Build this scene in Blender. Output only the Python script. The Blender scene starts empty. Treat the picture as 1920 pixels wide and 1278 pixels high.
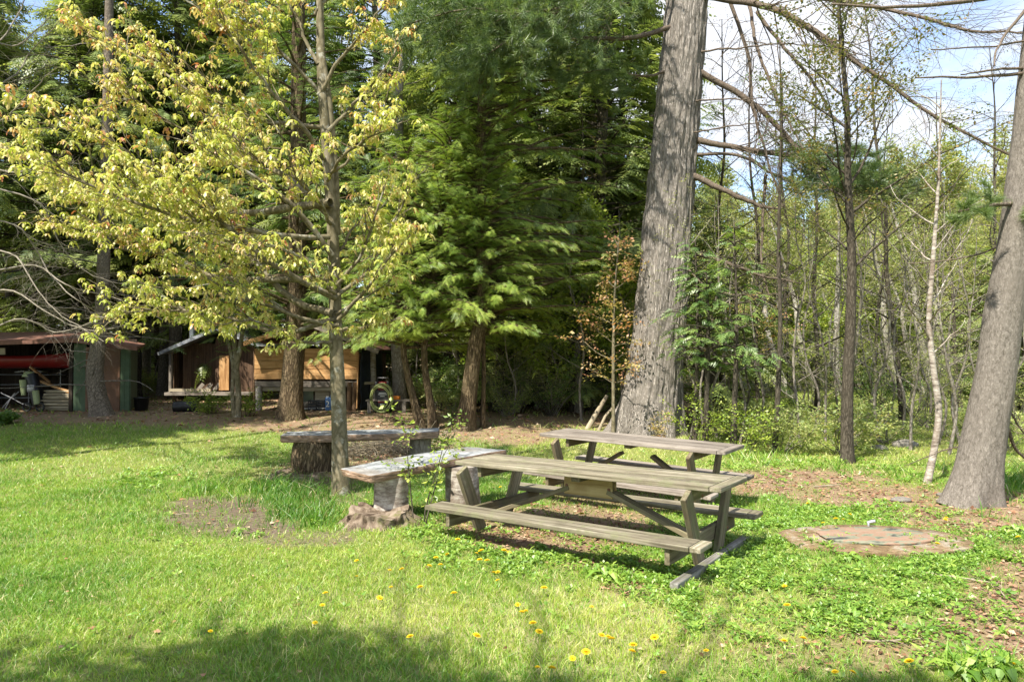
import bpy, math, random
import numpy as np
from mathutils import Vector

# ------------------------------------------------------------------ camera, world, sun, exposure
SC = bpy.context.scene
C = SC.collection
F, CAM_H, PIT = 1300.0, 1.7, 0.02          # focal length in photo pixels, eye height, pitch up
cd = bpy.data.cameras.new('camera'); cam = bpy.data.objects.new('camera', cd); C.objects.link(cam)
cd.sensor_width = 36; cd.lens = F / 1920 * 36; cd.clip_end = 2000; cd.clip_start = 0.05
cam.location = (0, 0, CAM_H); cam.rotation_euler = (math.pi / 2 + PIT, 0, 0)
SC.camera = cam
TRAVEL = Vector((0.36, 0.46, -0.82)).normalized()
sd = bpy.data.lights.new('sun', 'SUN'); so = bpy.data.objects.new('sun', sd); C.objects.link(so)
sd.energy = 4.9; sd.angle = math.radians(0.5); sd.color = (1.0, 0.94, 0.82)
so.location = (-8, -10, 20); so.rotation_euler = TRAVEL.to_track_quat('-Z', 'Y').to_euler()
W = bpy.data.worlds.new('World'); SC.world = W; W.use_nodes = True
wn = W.node_tree; wn.nodes.clear()
sky = wn.nodes.new('ShaderNodeTexSky'); sky.sky_type = 'NISHITA'; sky.sun_disc = False
sky.sun_elevation = math.asin(-TRAVEL.z); sky.sun_rotation = math.atan2(-TRAVEL.x, -TRAVEL.y)
bg = wn.nodes.new('ShaderNodeBackground'); wo = wn.nodes.new('ShaderNodeOutputWorld')
tc = wn.nodes.new('ShaderNodeTexCoord'); mp = wn.nodes.new('ShaderNodeMapping'); mp.inputs['Scale'].default_value = (1, 1, 2.2)
mp.inputs['Location'].default_value = (0.4, 0.0, 0.35)
nz = wn.nodes.new('ShaderNodeTexNoise'); nz.inputs['Scale'].default_value = 3.0; nz.inputs['Detail'].default_value = 7
nz.inputs['Roughness'].default_value = 0.58
cr = wn.nodes.new('ShaderNodeValToRGB'); cr.color_ramp.elements[0].position = 0.40; cr.color_ramp.elements[1].position = 0.60
mx = wn.nodes.new('ShaderNodeMixRGB'); mx.inputs[2].default_value = (3.3, 3.4, 3.65, 1)
L_ = wn.links.new
L_(tc.outputs['Generated'], mp.inputs[0]); L_(mp.outputs[0], nz.inputs[0]); L_(nz.outputs[0], cr.inputs[0])
L_(cr.outputs[0], mx.inputs[0]); L_(sky.outputs[0], mx.inputs[1]); L_(mx.outputs[0], bg.inputs[0]); L_(bg.outputs[0], wo.inputs[0])
bg.inputs[1].default_value = 0.15
SC.view_settings.view_transform = 'Standard'; SC.view_settings.look = 'None'; SC.view_settings.gamma = 1
SC.view_settings.exposure = 1.2
cy = SC.cycles
cy.max_bounces = 5; cy.diffuse_bounces = 3; cy.glossy_bounces = 2; cy.transmission_bounces = 4; cy.transparent_max_bounces = 4
cy.caustics_reflective = False; cy.caustics_refractive = False; cy.use_denoising = True; cy.sample_clamp_indirect = 6

rng = np.random.default_rng(11)
A = np.array

# ------------------------------------------------------------------ projections, noise
cp_, sp_ = math.cos(PIT), math.sin(PIT)
def gz(x, y):
    x = np.asarray(x, float); y = np.asarray(y, float)
    s = np.clip((y - 6) / 3, 0, 1); s = s * s * (3 - 2 * s)
    hill = 0.10 * np.clip(y - 34, 0, 60) * np.clip((x + 6) / 12, 0.25, 1)
    r = np.clip((y - 14.5) / 4.5, 0, 1); r = r * r * (3 - 2 * r)
    return -0.1 * s + 0.2 * r + 0.012 * np.sin(x * 1.7 + y * .6) * np.sin(y * 1.3 - x * .4) + 0.10 * np.sin(x * .33 + 1) * np.sin(y * .21) * np.clip((y - 24) / 10, 0, 1) + hill
def P(px, py, Y):
    dx, dy = (px - 960) / F, (639 - py) / F
    d = A([dx, cp_ - dy * sp_, sp_ + dy * cp_]); k = Y / d[1]
    return A([0, 0, CAM_H]) + d * k
def G(px, py):
    dx, dy = (px - 960) / F, (639 - py) / F
    d = A([dx, cp_ - dy * sp_, sp_ + dy * cp_]); z = 0.
    for _ in range(8):
        k = (z - CAM_H) / d[2]; p = A([0, 0, CAM_H]) + d * k; z = float(gz(p[0], p[1]))
    return p
def proj(x, y, z):
    z = z - CAM_H; d = y * cp_ + z * sp_; u = -y * sp_ + z * cp_
    d = np.maximum(d, .05)
    return 960 + F * x / d, 639 - F * u / d
def hash_(i, j, k, s):
    n = (i * 374761393 + j * 668265263 + k * 1274126177 + s * 974711) & 0xffffffff
    n = ((n ^ (n >> 13)) * 1274126177) & 0xffffffff
    return ((n ^ (n >> 16)) & 0xffff) / 65535.0
def vn(x, y, z=0., s=0):
    x = np.asarray(x, float); y = np.asarray(y, float); z = np.asarray(z, float) + 0 * x
    xi, yi, zi = np.floor(x).astype(np.int64), np.floor(y).astype(np.int64), np.floor(z).astype(np.int64)
    fx, fy, fz = x - xi, y - yi, z - zi
    fx = fx * fx * (3 - 2 * fx); fy = fy * fy * (3 - 2 * fy); fz = fz * fz * (3 - 2 * fz)
    r = 0
    for a in (0, 1):
        for b in (0, 1):
            for c in (0, 1):
                r = r + hash_(xi + a, yi + b, zi + c, s) * (fx if a else 1 - fx) * (fy if b else 1 - fy) * (fz if c else 1 - fz)
    return r
def fbm(x, y, z=0., s=0, o=3):
    r, a = 0, .5
    for i in range(o):
        r = r + a * vn(x * 2 ** i, y * 2 ** i, z * 2 ** i, s + i); a *= .5
    return r / (1 - .5 ** o)

# ------------------------------------------------------------------ mesh building
class MB:
    def __init__(s): s.V = []; s.T = []; s.Q = []; s.R = []; s.Gc = []; s.mt = []; s.mq = []; s.n = 0
    def add(s, v, f, r=0., gc=None, mi=0):
        v = np.asarray(v, float).reshape(-1, 3); f = np.asarray(f, np.int64)
        if len(v) == 0: return
        s.V.append(v); s.R.append(np.broadcast_to(np.asarray(r, float), (len(v),)).copy())
        s.Gc.append(v.copy() if gc is None else np.asarray(gc, float))
        if f.shape[1] == 3: s.T.append(f + s.n); s.mt.append(np.full(len(f), mi))
        else: s.Q.append(f + s.n); s.mq.append(np.full(len(f), mi))
        s.n += len(v)
    def build(s, name, mats, parent=None, origin=None, smooth=True, bevel=0):
        me = bpy.data.meshes.new(name)
        V = np.concatenate(s.V) if s.V else np.zeros((0, 3))
        if origin is not None: V = V - np.asarray(origin, float)
        T = np.concatenate(s.T) if s.T else np.zeros((0, 3), int); Q = np.concatenate(s.Q) if s.Q else np.zeros((0, 4), int)
        me.vertices.add(len(V)); me.vertices.foreach_set('co', V.astype(np.float32).ravel())
        me.loops.add(T.size + Q.size); me.loops.foreach_set('vertex_index', np.concatenate([T.ravel(), Q.ravel()]).astype(np.int32))
        me.polygons.add(len(T) + len(Q))
        me.polygons.foreach_set('loop_start', np.concatenate([np.arange(len(T)) * 3, T.size + np.arange(len(Q)) * 4]).astype(np.int32))
        mi = np.concatenate([np.concatenate(s.mt) if s.mt else np.zeros(0), np.concatenate(s.mq) if s.mq else np.zeros(0)]).astype(np.int32)
        mats = mats if isinstance(mats, (list, tuple)) else [mats]
        for m in mats: me.materials.append(m)
        me.polygons.foreach_set('material_index', mi)
        me.polygons.foreach_set('use_smooth', np.full(len(mi), smooth))
        me.update(calc_edges=True)
        a = me.attributes.new('rnd', 'FLOAT', 'POINT'); a.data.foreach_set('value', np.concatenate(s.R).astype(np.float32))
        a = me.attributes.new('gc', 'FLOAT_VECTOR', 'POINT'); a.data.foreach_set('vector', np.concatenate(s.Gc).astype(np.float32).ravel())
        o = bpy.data.objects.new(name, me); C.objects.link(o)
        if parent is not None: o.parent = parent
        if bevel:
            b = o.modifiers.new('bevel', 'BEVEL'); b.width = bevel; b.segments = 2; b.limit_method = 'ANGLE'
        return o

BOXV = A([[x, y, z] for x in (-.5, .5) for y in (-.5, .5) for z in (-.5, .5)])
BOXF = A([[0, 1, 3, 2], [4, 6, 7, 5], [0, 4, 5, 1], [2, 3, 7, 6], [0, 2, 6, 4], [1, 5, 7, 3]])
def box(mb, c, size, R=None, r=None, mi=0):
    v = BOXV * A(size, float); o = np.argsort(-A(size, float)); rr = rng.random()
    gc = v[:, o] + rng.random(3) * 40
    if R is not None: v = v @ np.asarray(R).T
    mb.add(v + A(c, float), BOXF, rr if r is None else r, gc, mi)
def rotz(a): c, s = math.cos(a), math.sin(a); return A([[c, -s, 0], [s, c, 0], [0, 0, 1.]])
def frame(d, up=(0, 0, 1)):
    d = A(d, float) / np.linalg.norm(d); up = A(up, float)
    if abs(d @ up) > .98: up = A([1, 0, 0.])
    y = np.cross(up, d); y /= np.linalg.norm(y); return np.stack([d, y, np.cross(d, y)], 1)
def beam(mb, a, b, w, t, up=(0, 0, 1), r=None, mi=0):
    a, b = A(a, float), A(b, float); box(mb, (a + b) / 2, (np.linalg.norm(b - a), w, t), frame(b - a, up), r, mi)
def tube(mb, pts, rad, sides=6, r=0., caps=True, mi=0, twist=0):
    pts = np.asarray(pts, float); n = len(pts); rad = np.broadcast_to(np.asarray(rad, float), (n,))
    tg = np.gradient(pts, axis=0); tg /= np.linalg.norm(tg, axis=1)[:, None] + 1e-9
    ref = A([0, 0, 1.]) if abs(tg[:, 2]).mean() < .8 else A([1., 0, 0])
    x = np.cross(tg, ref); x /= np.linalg.norm(x, axis=1)[:, None] + 1e-9; y = np.cross(tg, x)
    a = np.arange(sides) / sides * 2 * math.pi + twist
    v = pts[:, None] + rad[:, None, None] * (np.cos(a)[None, :, None] * x[:, None] + np.sin(a)[None, :, None] * y[:, None])
    i = np.arange(n - 1)[:, None] * sides; j = np.arange(sides)[None]; k = (j + 1) % sides
    f = np.stack([i + j, i + k, i + sides + k, i + sides + j], -1).reshape(-1, 4)
    ln = np.concatenate([[0], np.cumsum(np.linalg.norm(np.diff(pts, axis=0), axis=1))])
    gc = np.stack([np.repeat(ln, sides), np.tile(np.cos(a), n) * np.repeat(rad, sides), np.tile(np.sin(a), n) * np.repeat(rad, sides)], 1) + rng.random() * 20
    mb.add(v.reshape(-1, 3), f, r, gc, mi)
    if caps:
        for e, q in ((0, 0), (n - 1, (n - 1) * sides)):
            vv = np.concatenate([v[e], pts[e][None]]); ff = [[m, (m + 1) % sides, sides] for m in range(sides)]
            mb.add(vv, ff, r, np.zeros((len(vv), 3)) + A([0, 0, 0]) + vv, mi)
def spline(pts, n):
    pts = np.asarray(pts, float); m = len(pts); t = np.linspace(0, m - 1, n); i = np.clip(t.astype(int), 0, m - 2); u = (t - i)[:, None]
    p = np.concatenate([[2 * pts[0] - pts[1]], pts, [2 * pts[-1] - pts[-2]]])
    a, b, c, d = p[i], p[i + 1], p[i + 2], p[i + 3]
    return .5 * (2 * b + (c - a) * u + (2 * a - 5 * b + 4 * c - d) * u ** 2 + (3 * b - a - 3 * c + d) * u ** 3)
def lathe(mb, c, prof, sides=24, r=0., mi=0, wob=0, sx=1, sy=1, seed=0):
    prof = A(prof, float); a = np.arange(sides) / sides * 2 * math.pi; n = len(prof)
    k = 1 + wob * (fbm(np.cos(a)[None] * 2 + 5 + 0 * prof[:, :1], np.sin(a)[None] * 2 + 5 + 0 * prof[:, :1], prof[:, 1:2] * 3 + 0 * a[None], seed) - .5) * 2
    v = np.stack([prof[:, :1] * k * np.cos(a)[None] * sx, prof[:, :1] * k * np.sin(a)[None] * sy, prof[:, 1:2] + 0 * a[None]], -1)
    i = np.arange(n - 1)[:, None] * sides; j = np.arange(sides)[None]; q = (j + 1) % sides
    mb.add(v.reshape(-1, 3) + A(c, float), np.stack([i + j, i + q, i + sides + q, i + sides + j], -1).reshape(-1, 4), r, None, mi)
def slab(mb, poly, z0, z1, edge=.03, r=0., seed=0, zf=None):
    """irregular plate: outline polygon with rough, slightly undercut sides"""
    poly = A(poly, float); n = len(poly); dense = []
    for i in range(n):
        a, b = poly[i], poly[(i + 1) % n]; m = max(2, int(np.linalg.norm(b - a) / .05))
        for k in range(m): dense.append(a + (b - a) * k / m)
    D = A(dense); c = D.mean(0); m = len(D); rings = []
    for lv, ins in ((z0, .02), (z0 + (z1 - z0) * .3, 0), (z0 + (z1 - z0) * .6, .015), (z1 - .006, .002), (z1, .012)):
        j = (fbm(D[:, 0] * 9, D[:, 1] * 9, lv * 30, seed) - .5) * edge * 2
        dirs = (D - c) / np.linalg.norm(D - c, axis=1)[:, None]
        p = D + dirs * (j - ins)[:, None]; rings.append(np.column_stack([p, np.full(m, lv) + (0 if zf is None else zf(p))]))
    for q in (.75, .5, .25):
        p = c + (rings[-1][:m, :2] - c) * q
        rings.append(np.column_stack([p, z1 + (fbm(p[:, 0] * 5, p[:, 1] * 5, 1, seed) - .5) * .012 + (0 if zf is None else zf(p))]))
        if q == .75: rings.append(rings[-1])
    rings = [rings[i] for i in (0, 1, 2, 3, 4, 5, 7, 8)]
    V = np.concatenate(rings); nr = len(rings); i = np.arange(nr - 1)[:, None] * m; j = np.arange(m)[None]; k = (j + 1) % m
    mb.add(V, np.stack([i + j, i + k, i + m + k, i + m + j], -1).reshape(-1, 4), r)
    for e, base in ((rings[0], 1), (rings[-1], 0)):
        vv = np.concatenate([e, [e.mean(0)]]); mb.add(vv, [[a, (a + 1) % m, m] if not base else [(a + 1) % m, a, m] for a in range(m)], r)

# ------------------------------------------------------------------ naming
def tag(o, label=None, cat=None, group=None, kind=None):
    for k, v in (('label', label), ('category', cat), ('group', group), ('kind', kind)):
        if v: o[k] = v
    return o
def thing(name, label, cat, loc=(0, 0, 0), rz=0, group=None):
    o = bpy.data.objects.new(name, None); C.objects.link(o); o.empty_display_size = .2
    o.location = tuple(float(q) for q in loc); o.rotation_euler = (0, 0, rz); return tag(o, label, cat, group)
def dup(root, loc, rz=0, s=1., label=None, tilt=(0, 0)):
    r = root.copy(); C.objects.link(r); r.location = tuple(float(q) for q in loc); r.rotation_euler = (tilt[0], tilt[1], rz); r.scale = (s, s, s)
    if label: r['label'] = label
    for ch in list(root.children):
        c = ch.copy(); C.objects.link(c); c.parent = r
        for g in ch.children:
            d = g.copy(); C.objects.link(d); d.parent = c
    return r

# ------------------------------------------------------------------ materials
def newmat(name):
    m = bpy.data.materials.new(name); m.use_nodes = True; nt = m.node_tree; nt.nodes.clear()
    out = nt.nodes.new('ShaderNodeOutputMaterial'); return m, nt, out
def node(nt, t, **kw):
    n = nt.nodes.new(t)
    for k, v in kw.items():
        if k in n.inputs: n.inputs[k].default_value = v
        else: setattr(n, k, v)
    return n
def ramp(nt, src, stops, interp='LINEAR'):
    n = nt.nodes.new('ShaderNodeValToRGB'); n.color_ramp.interpolation = interp; e = n.color_ramp.elements
    while len(e) < len(stops): e.new(0.5)
    for k, (p, c) in enumerate(stops):
        e[k].position = p; e[k].color = (c, c, c, 1) if isinstance(c, (int, float)) else (*c, 1)
    nt.links.new(src, n.inputs[0]); return n.outputs[0]
def coords(nt, attr=None, scale=(1, 1, 1), obj=True):
    if attr: s = node(nt, 'ShaderNodeAttribute', attribute_name=attr).outputs['Vector']
    else: s = node(nt, 'ShaderNodeTexCoord').outputs['Object']
    m = node(nt, 'ShaderNodeMapping'); m.inputs['Scale'].default_value = scale; nt.links.new(s, m.inputs[0]); return m.outputs[0]
def noise(nt, vec, scale, detail=4, rough=.55, dist=0):
    n = node(nt, 'ShaderNodeTexNoise', Scale=scale, Detail=detail, Roughness=rough, Distortion=dist); nt.links.new(vec, n.inputs['Vector']); return n.outputs[0]
def mixc(nt, f, a, b, mode='MIX'):
    n = node(nt, 'ShaderNodeMixRGB', blend_type=mode)
    for i, q in ((0, f), (1, a), (2, b)):
        if isinstance(q, (int, float)): n.inputs[i].default_value = q if i == 0 else (q, q, q, 1)
        elif isinstance(q, tuple): n.inputs[i].default_value = (*q, 1)
        else: nt.links.new(q, n.inputs[i])
    return n.outputs[0]
def bump(nt, h, strength, dist=.01):
    n = node(nt, 'ShaderNodeBump', Strength=strength, Distance=dist); nt.links.new(h, n.inputs['Height']); return n.outputs[0]
def principled(nt, out, col, rough=.8, nor=None, spec=.3, metal=0):
    b = node(nt, 'ShaderNodeBsdfPrincipled'); b.inputs['Specular IOR Level'].default_value = spec; b.inputs['Metallic'].default_value = metal
    if isinstance(rough, (int, float)): b.inputs['Roughness'].default_value = rough
    else: nt.links.new(rough, b.inputs['Roughness'])
    if isinstance(col, tuple): b.inputs['Base Color'].default_value = (*col, 1)
    else: nt.links.new(col, b.inputs['Base Color'])
    if nor is not None: nt.links.new(nor, b.inputs['Normal'])
    nt.links.new(b.outputs[0], out.inputs[0]); return b
def leafmat(name, stops, trans=.45, gloss=.06, rough=.45):
    m, nt, out = newmat(name)
    a = node(nt, 'ShaderNodeAttribute', attribute_name='rnd').outputs['Fac']
    col = ramp(nt, a, stops)
    d = node(nt, 'ShaderNodeBsdfDiffuse'); t = node(nt, 'ShaderNodeBsdfTranslucent'); g = node(nt, 'ShaderNodeBsdfGlossy', Roughness=rough)
    nt.links.new(col, d.inputs[0]); tcx = mixc(nt, 1.0, col, (1.2, 1.2, .7), 'MULTIPLY'); nt.links.new(tcx, t.inputs[0])
    m1 = node(nt, 'ShaderNodeMixShader', Fac=trans); m2 = node(nt, 'ShaderNodeMixShader', Fac=gloss)
    nt.links.new(d.outputs[0], m1.inputs[1]); nt.links.new(t.outputs[0], m1.inputs[2]); nt.links.new(m1.outputs[0], m2.inputs[1]); nt.links.new(g.outputs[0], m2.inputs[2])
    nt.links.new(m2.outputs[0], out.inputs[0]); return m
def barkmat(name, c1, c2, c3=None, sc=14, zs=.16, bs=.8, bd=.02, lichen=None, lf=.6, vm=.5, vs=1.3):
    m, nt, out = newmat(name); v = coords(nt, None, (1, 1, zs))
    n1 = noise(nt, v, sc, 6, .6, .4); n2 = noise(nt, coords(nt), 2.2, 3)
    vo = node(nt, 'ShaderNodeTexVoronoi', Scale=sc * vs, feature='DISTANCE_TO_EDGE'); nt.links.new(mixc(nt, .12, v, n1), vo.inputs['Vector'])
    h = mixc(nt, vm, n1, ramp(nt, vo.outputs['Distance'], [(0, 0.), (.25, 1.)]))
    col = ramp(nt, h, [(.25, c1), (.75, c2)])
    col = mixc(nt, ramp(nt, n2, [(.45, 0.), (.7, .55)]), col, c3 or c1)
    if lichen: col = mixc(nt, ramp(nt, noise(nt, coords(nt), 5, 5, .7), [(lf, 0.), (lf + .08, .8)]), col, lichen)
    principled(nt, out, col, .9, bump(nt, h, bs, bd), .15); return m
def woodmat(name, c1, c2, c3, grain=30, knots=0, rough=.8, moss=None, bs=.35):
    m, nt, out = newmat(name); v = coords(nt, 'gc', (1.2, grain, grain)); n1 = noise(nt, v, 1.0, 6, .65, .5)
    col = ramp(nt, n1, [(.3, c1), (.5, c2), (.72, c3)])
    r_ = node(nt, 'ShaderNodeAttribute', attribute_name='rnd').outputs['Fac']
    col = mixc(nt, 1., col, ramp(nt, r_, [(0, .75), (1, 1.15)]), 'MULTIPLY')
    st = noise(nt, coords(nt, 'gc'), 4, 4, .6); col = mixc(nt, ramp(nt, st, [(.5, 0.), (.72, .6)]), col, c1)
    if moss: col = mixc(nt, ramp(nt, noise(nt, coords(nt, 'gc'), 7, 5, .7), [(.50, 0.), (.64, .75)]), col, moss)
    if knots:
        vo = node(nt, 'ShaderNodeTexVoronoi', Scale=knots); nt.links.new(coords(nt, 'gc', (1, 2.2, 2.2)), vo.inputs['Vector'])
        col = mixc(nt, ramp(nt, vo.outputs['Distance'], [(.03, .85), (.12, 0.)]), col, (.07, .03, .012))
    principled(nt, out, col, rough, bump(nt, n1, bs, .006), .2); return m
def plain(name, c, rough=.6, metal=0, var=.25, sc=8, spec=.4, bs=.1):
    m, nt, out = newmat(name); n1 = noise(nt, coords(nt), sc, 5, .6)
    col = ramp(nt, n1, [(.3, tuple(q * (1 - var) for q in c)), (.7, tuple(min(1, q * (1 + var)) for q in c))])
    principled(nt, out, col, rough, bump(nt, n1, bs, .01), spec, metal); return m

M = {}
M['pine_bark'] = barkmat('pine_bark', (.11, .095, .08), (.37, .335, .30), (.27, .24, .21), 24, .13, 1., .03, vm=.4)
M['smooth_bark'] = barkmat('smooth_bark', (.10, .085, .05), (.21, .18, .12), (.14, .125, .075), 9, .5, .35, .008, (.34, .33, .28), .56)
M['lean_bark'] = barkmat('lean_bark', (.07, .06, .048), (.27, .24, .21), (.15, .13, .11), 34, .45, .8, .015, (.09, .075, .06), .63, vm=.18)
M['hemlock_bark'] = barkmat('hemlock_bark', (.05, .034, .02), (.19, .14, .085), (.12, .10, .05), 18, .2, 1., .03)
M['dark_bark'] = barkmat('dark_bark', (.03, .025, .018), (.10, .085, .065), (.06, .052, .038), 20, .3, .6, .01)
M['mottled_bark'] = barkmat('mottled_bark', (.08, .065, .05), (.24, .20, .16), (.15, .125, .10), 18, .5, .6, .012)
M['grey_bark'] = barkmat('grey_bark', (.12, .10, .08), (.26, .235, .2), (.18, .165, .13), 14, .4, .5, .01)
M['dead_wood'] = barkmat('dead_wood', (.06, .045, .035), (.20, .16, .125), (.12, .095, .07), 30, .5, .5, .006)
M['pale_twig'] = plain('pale_twig', (.20, .175, .14), .8, 0, .35, 12)
m, nt, out = newmat('birch_bark'); v = coords(nt, None, (1, 1, 9)); n1 = noise(nt, v, 5, 5, .6); n2 = noise(nt, coords(nt), 3, 4)
col = ramp(nt, n1, [(.34, (.10, .085, .07)), (.44, (.33, .30, .26)), (.62, (.52, .49, .44))]); col = mixc(nt, ramp(nt, n2, [(.5, 0.), (.75, .7)]), col, (.22, .17, .11))
principled(nt, out, col, .7, bump(nt, n1, .3, .005)); M['birch_bark'] = m
m, nt, out = newmat('grey_shaded_birch'); v = coords(nt, None, (1, 1, 3.2)); n1 = noise(nt, v, 8, 6, .7); n2 = noise(nt, coords(nt), 4, 5, .65)
col = ramp(nt, n1, [(.36, (.10, .08, .065)), (.48, (.30, .26, .22)), (.66, (.52, .49, .43))]); col = mixc(nt, ramp(nt, n2, [(.44, 0.), (.62, .8)]), col, (.15, .11, .08))
principled(nt, out, col, .8, bump(nt, n1, .6, .01)); M['grey_shaded_birch'] = m  # grey-brown birch, darkened to put the bench logs' shade into the colour
M['old_wood'] = woodmat('old_wood', (.06, .05, .034), (.205, .178, .122), (.41, .375, .295), 34, 0, .85, (.17, .17, .095))
M['grey_wood'] = woodmat('grey_wood', (.075, .06, .048), (.21, .18, .15), (.37, .33, .28), 30)
M['leg_wood'] = woodmat('leg_wood', (.075, .062, .038), (.19, .16, .10), (.33, .29, .20), 28, 0, .85, (.13, .14, .065))
M['brown_leg'] = woodmat('brown_leg', (.07, .052, .03), (.16, .125, .075), (.29, .24, .16), 26, 0, .85, (.12, .12, .06))
M['dark_wood'] = woodmat('dark_wood', (.06, .04, .028), (.15, .105, .075), (.25, .19, .145), 26)
M['bay_shade_wood'] = woodmat('bay_shade_wood', (.012, .009, .007), (.035, .025, .018), (.06, .045, .035), 20)  # near-black tone puts the open bay's shade into the wall colour
M['skid_wood'] = woodmat('skid_wood', (.07, .065, .055), (.19, .18, .16), (.33, .32, .29), 22, 0, .9, (.12, .13, .06))
M['fresh_wood'] = woodmat('fresh_wood', (.26, .13, .05), (.48, .27, .115), (.62, .39, .19), 14, 2.2)
M['gusset_wood'] = woodmat('gusset_wood', (.24, .16, .06), (.42, .32, .14), (.56, .45, .23), 14)
M['brown_board'] = woodmat('brown_board', (.045, .028, .018), (.11, .065, .04), (.19, .12, .075), 20)
M['pale_board'] = woodmat('pale_board', (.22, .18, .12), (.40, .34, .24), (.52, .46, .34), 20)
M['log'] = woodmat('log', (.07, .04, .022), (.17, .105, .06), (.27, .18, .11), 8, 0, .9)
M['green_paint'] = plain('green_paint', (.06, .095, .05), .7, 0, .2, 5)
M['brown_door'] = plain('brown_door', (.13, .065, .035), .6, 0, .2, 3)
M['black_plastic'] = plain('black_plastic', (.012, .012, .013), .45, 0, .3)
M['tarp'] = plain('tarp', (.02, .028, .045), .5, 0, .4, 6, .5, .4)
M['red_paint'] = plain('red_paint', (.18, .008, .008), .45, 0, .2, 3)
M['blue_plastic'] = plain('blue_plastic', (.05, .12, .28), .4, 0, .15)
M['white_plastic'] = plain('white_plastic', (.6, .6, .57), .5, 0, .15)
M['orange_plastic'] = plain('orange_plastic', (.65, .2, .02), .45, 0, .15)
M['hose'] = plain('hose', (.26, .30, .11), .5, 0, .15)
M['galv'] = plain('galv', (.5, .52, .56), .35, .7, .2, 10)
M['steel'] = plain('steel', (.25, .25, .26), .4, .6, .3)
M['glass_dark'] = plain('glass_dark', (.06, .075, .07), .15, 0, .3, 3, .6)
M['bag_green'] = plain('bag_green', (.26, .30, .15), .7, 0, .2)
M['rust_roof'] = plain('rust_roof', (.17, .085, .06), .7, 0, .45, 4, .3, .3)
m, nt, out = newmat('concrete'); v = coords(nt); n1 = noise(nt, v, 5, 7, .7); n2 = noise(nt, v, 30, 5, .7)
col = ramp(nt, n1, [(.42, (.13, .09, .05)), (.52, (.22, .16, .10)), (.6, (.34, .31, .26)), (.7, (.42, .40, .36))]); principled(nt, out, mixc(nt, .35, col, ramp(nt, n2, [(.35, (.05, .035, .02)), (.65, (.35, .24, .13))])), .9, bump(nt, n2, .8, .02), .1); M['concrete'] = m
M['rubber'] = plain('rubber', (.02, .02, .02), .6)
M['bolt'] = plain('bolt', (.16, .08, .045), .5, .5, .2)
m, nt, out = newmat('slate'); v = coords(nt); n1 = noise(nt, v, 7, 8, .65, .6); n2 = noise(nt, v, 2.2, 4, .6)
n3 = noise(nt, coords(nt, None, (1, 1, 7)), 9, 5, .6)
col = ramp(nt, n1, [(.3, (.07, .075, .08)), (.46, (.20, .21, .22)), (.6, (.33, .345, .35)), (.72, (.46, .46, .44))])
col = mixc(nt, ramp(nt, n2, [(.48, 0.), (.62, .6)]), col, (.15, .12, .09))
geo = node(nt, 'ShaderNodeNewGeometry'); sx = node(nt, 'ShaderNodeSeparateXYZ'); nt.links.new(geo.outputs['Normal'], sx.inputs[0])
side = ramp(nt, sx.outputs[2], [(.5, 1.), (.85, 0.)]); scol = ramp(nt, n3, [(.3, (.07, .045, .03)), (.55, (.26, .17, .11)), (.75, (.40, .33, .27))])
col = mixc(nt, side, col, scol)
principled(nt, out, col, .6, bump(nt, mixc(nt, .5, n1, n3), .8, .02), .4); M['slate'] = m
m, nt, out = newmat('stump_wood'); v = coords(nt); n1 = noise(nt, coords(nt, None, (1, 1, .3)), 9, 6, .65, .5); n2 = noise(nt, v, 4, 5, .7)
col = ramp(nt, n1, [(.35, (.045, .03, .02)), (.52, (.17, .13, .095)), (.72, (.33, .27, .21))]); col = mixc(nt, ramp(nt, n2, [(.56, 0.), (.66, .8)]), col, (.11, .12, .03))
principled(nt, out, col, .9, bump(nt, n1, 1., .03), .1); M['stump_wood'] = m
m, nt, out = newmat('lid_paint'); v = coords(nt); n1 = noise(nt, coords(nt, None, (1, 2.2, 1)), 3.2, 6, .62, .8); n2 = noise(nt, v, 14, 5, .7)
col = ramp(nt, n1, [(.36, (.04, .04, .045)), (.42, (.15, .16, .11)), (.455, (.19, .21, .15)), (.49, (.24, .15, .10)), (.66, (.27, .19, .14)), (.75, (.25, .21, .17))])
col = mixc(nt, ramp(nt, n2, [(.55, 0.), (.68, .7)]), col, (.18, .11, .07)); principled(nt, out, col, .7, bump(nt, n2, .3, .01)); M['lid_paint'] = m
m, nt, out = newmat('rock'); v = coords(nt); n1 = noise(nt, v, 6, 7, .65); principled(nt, out, ramp(nt, n1, [(.3, (.10, .09, .08)), (.6, (.24, .22, .19)), (.75, (.36, .34, .30))]), .9, bump(nt, n1, .8, .03)); M['rock'] = m

# foliage colours
M['maple_leaf'] = leafmat('maple_leaf', [(0, (.25, .34, .045)), (.35, (.43, .48, .085)), (.6, (.56, .55, .17)), (.8, (.60, .49, .22)), (.93, (.55, .31, .15)), (1, (.46, .17, .08))], .42, .05)
M['hem_bright'] = leafmat('hem_bright', [(0, (.09, .19, .04)), (.45, (.25, .37, .06)), (1, (.50, .57, .11))], .42, .05)
M['hem_dark'] = leafmat('hem_dark', [(0, (.05, .11, .03)), (.5, (.12, .21, .05)), (1, (.27, .36, .08))], .42, .05)
M['hem_mid'] = leafmat('hem_mid', [(0, (.07, .15, .035)), (.45, (.20, .31, .055)), (1, (.43, .49, .09))], .42, .05)
M['hem_far'] = leafmat('hem_far', [(0, (.08, .13, .045)), (.5, (.18, .24, .07)), (1, (.35, .39, .11))], .45, .04)
M['pine_needle'] = leafmat('pine_needle', [(0, (.08, .14, .05)), (.5, (.16, .24, .08)), (1, (.28, .35, .12))], .4, .06)
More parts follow.
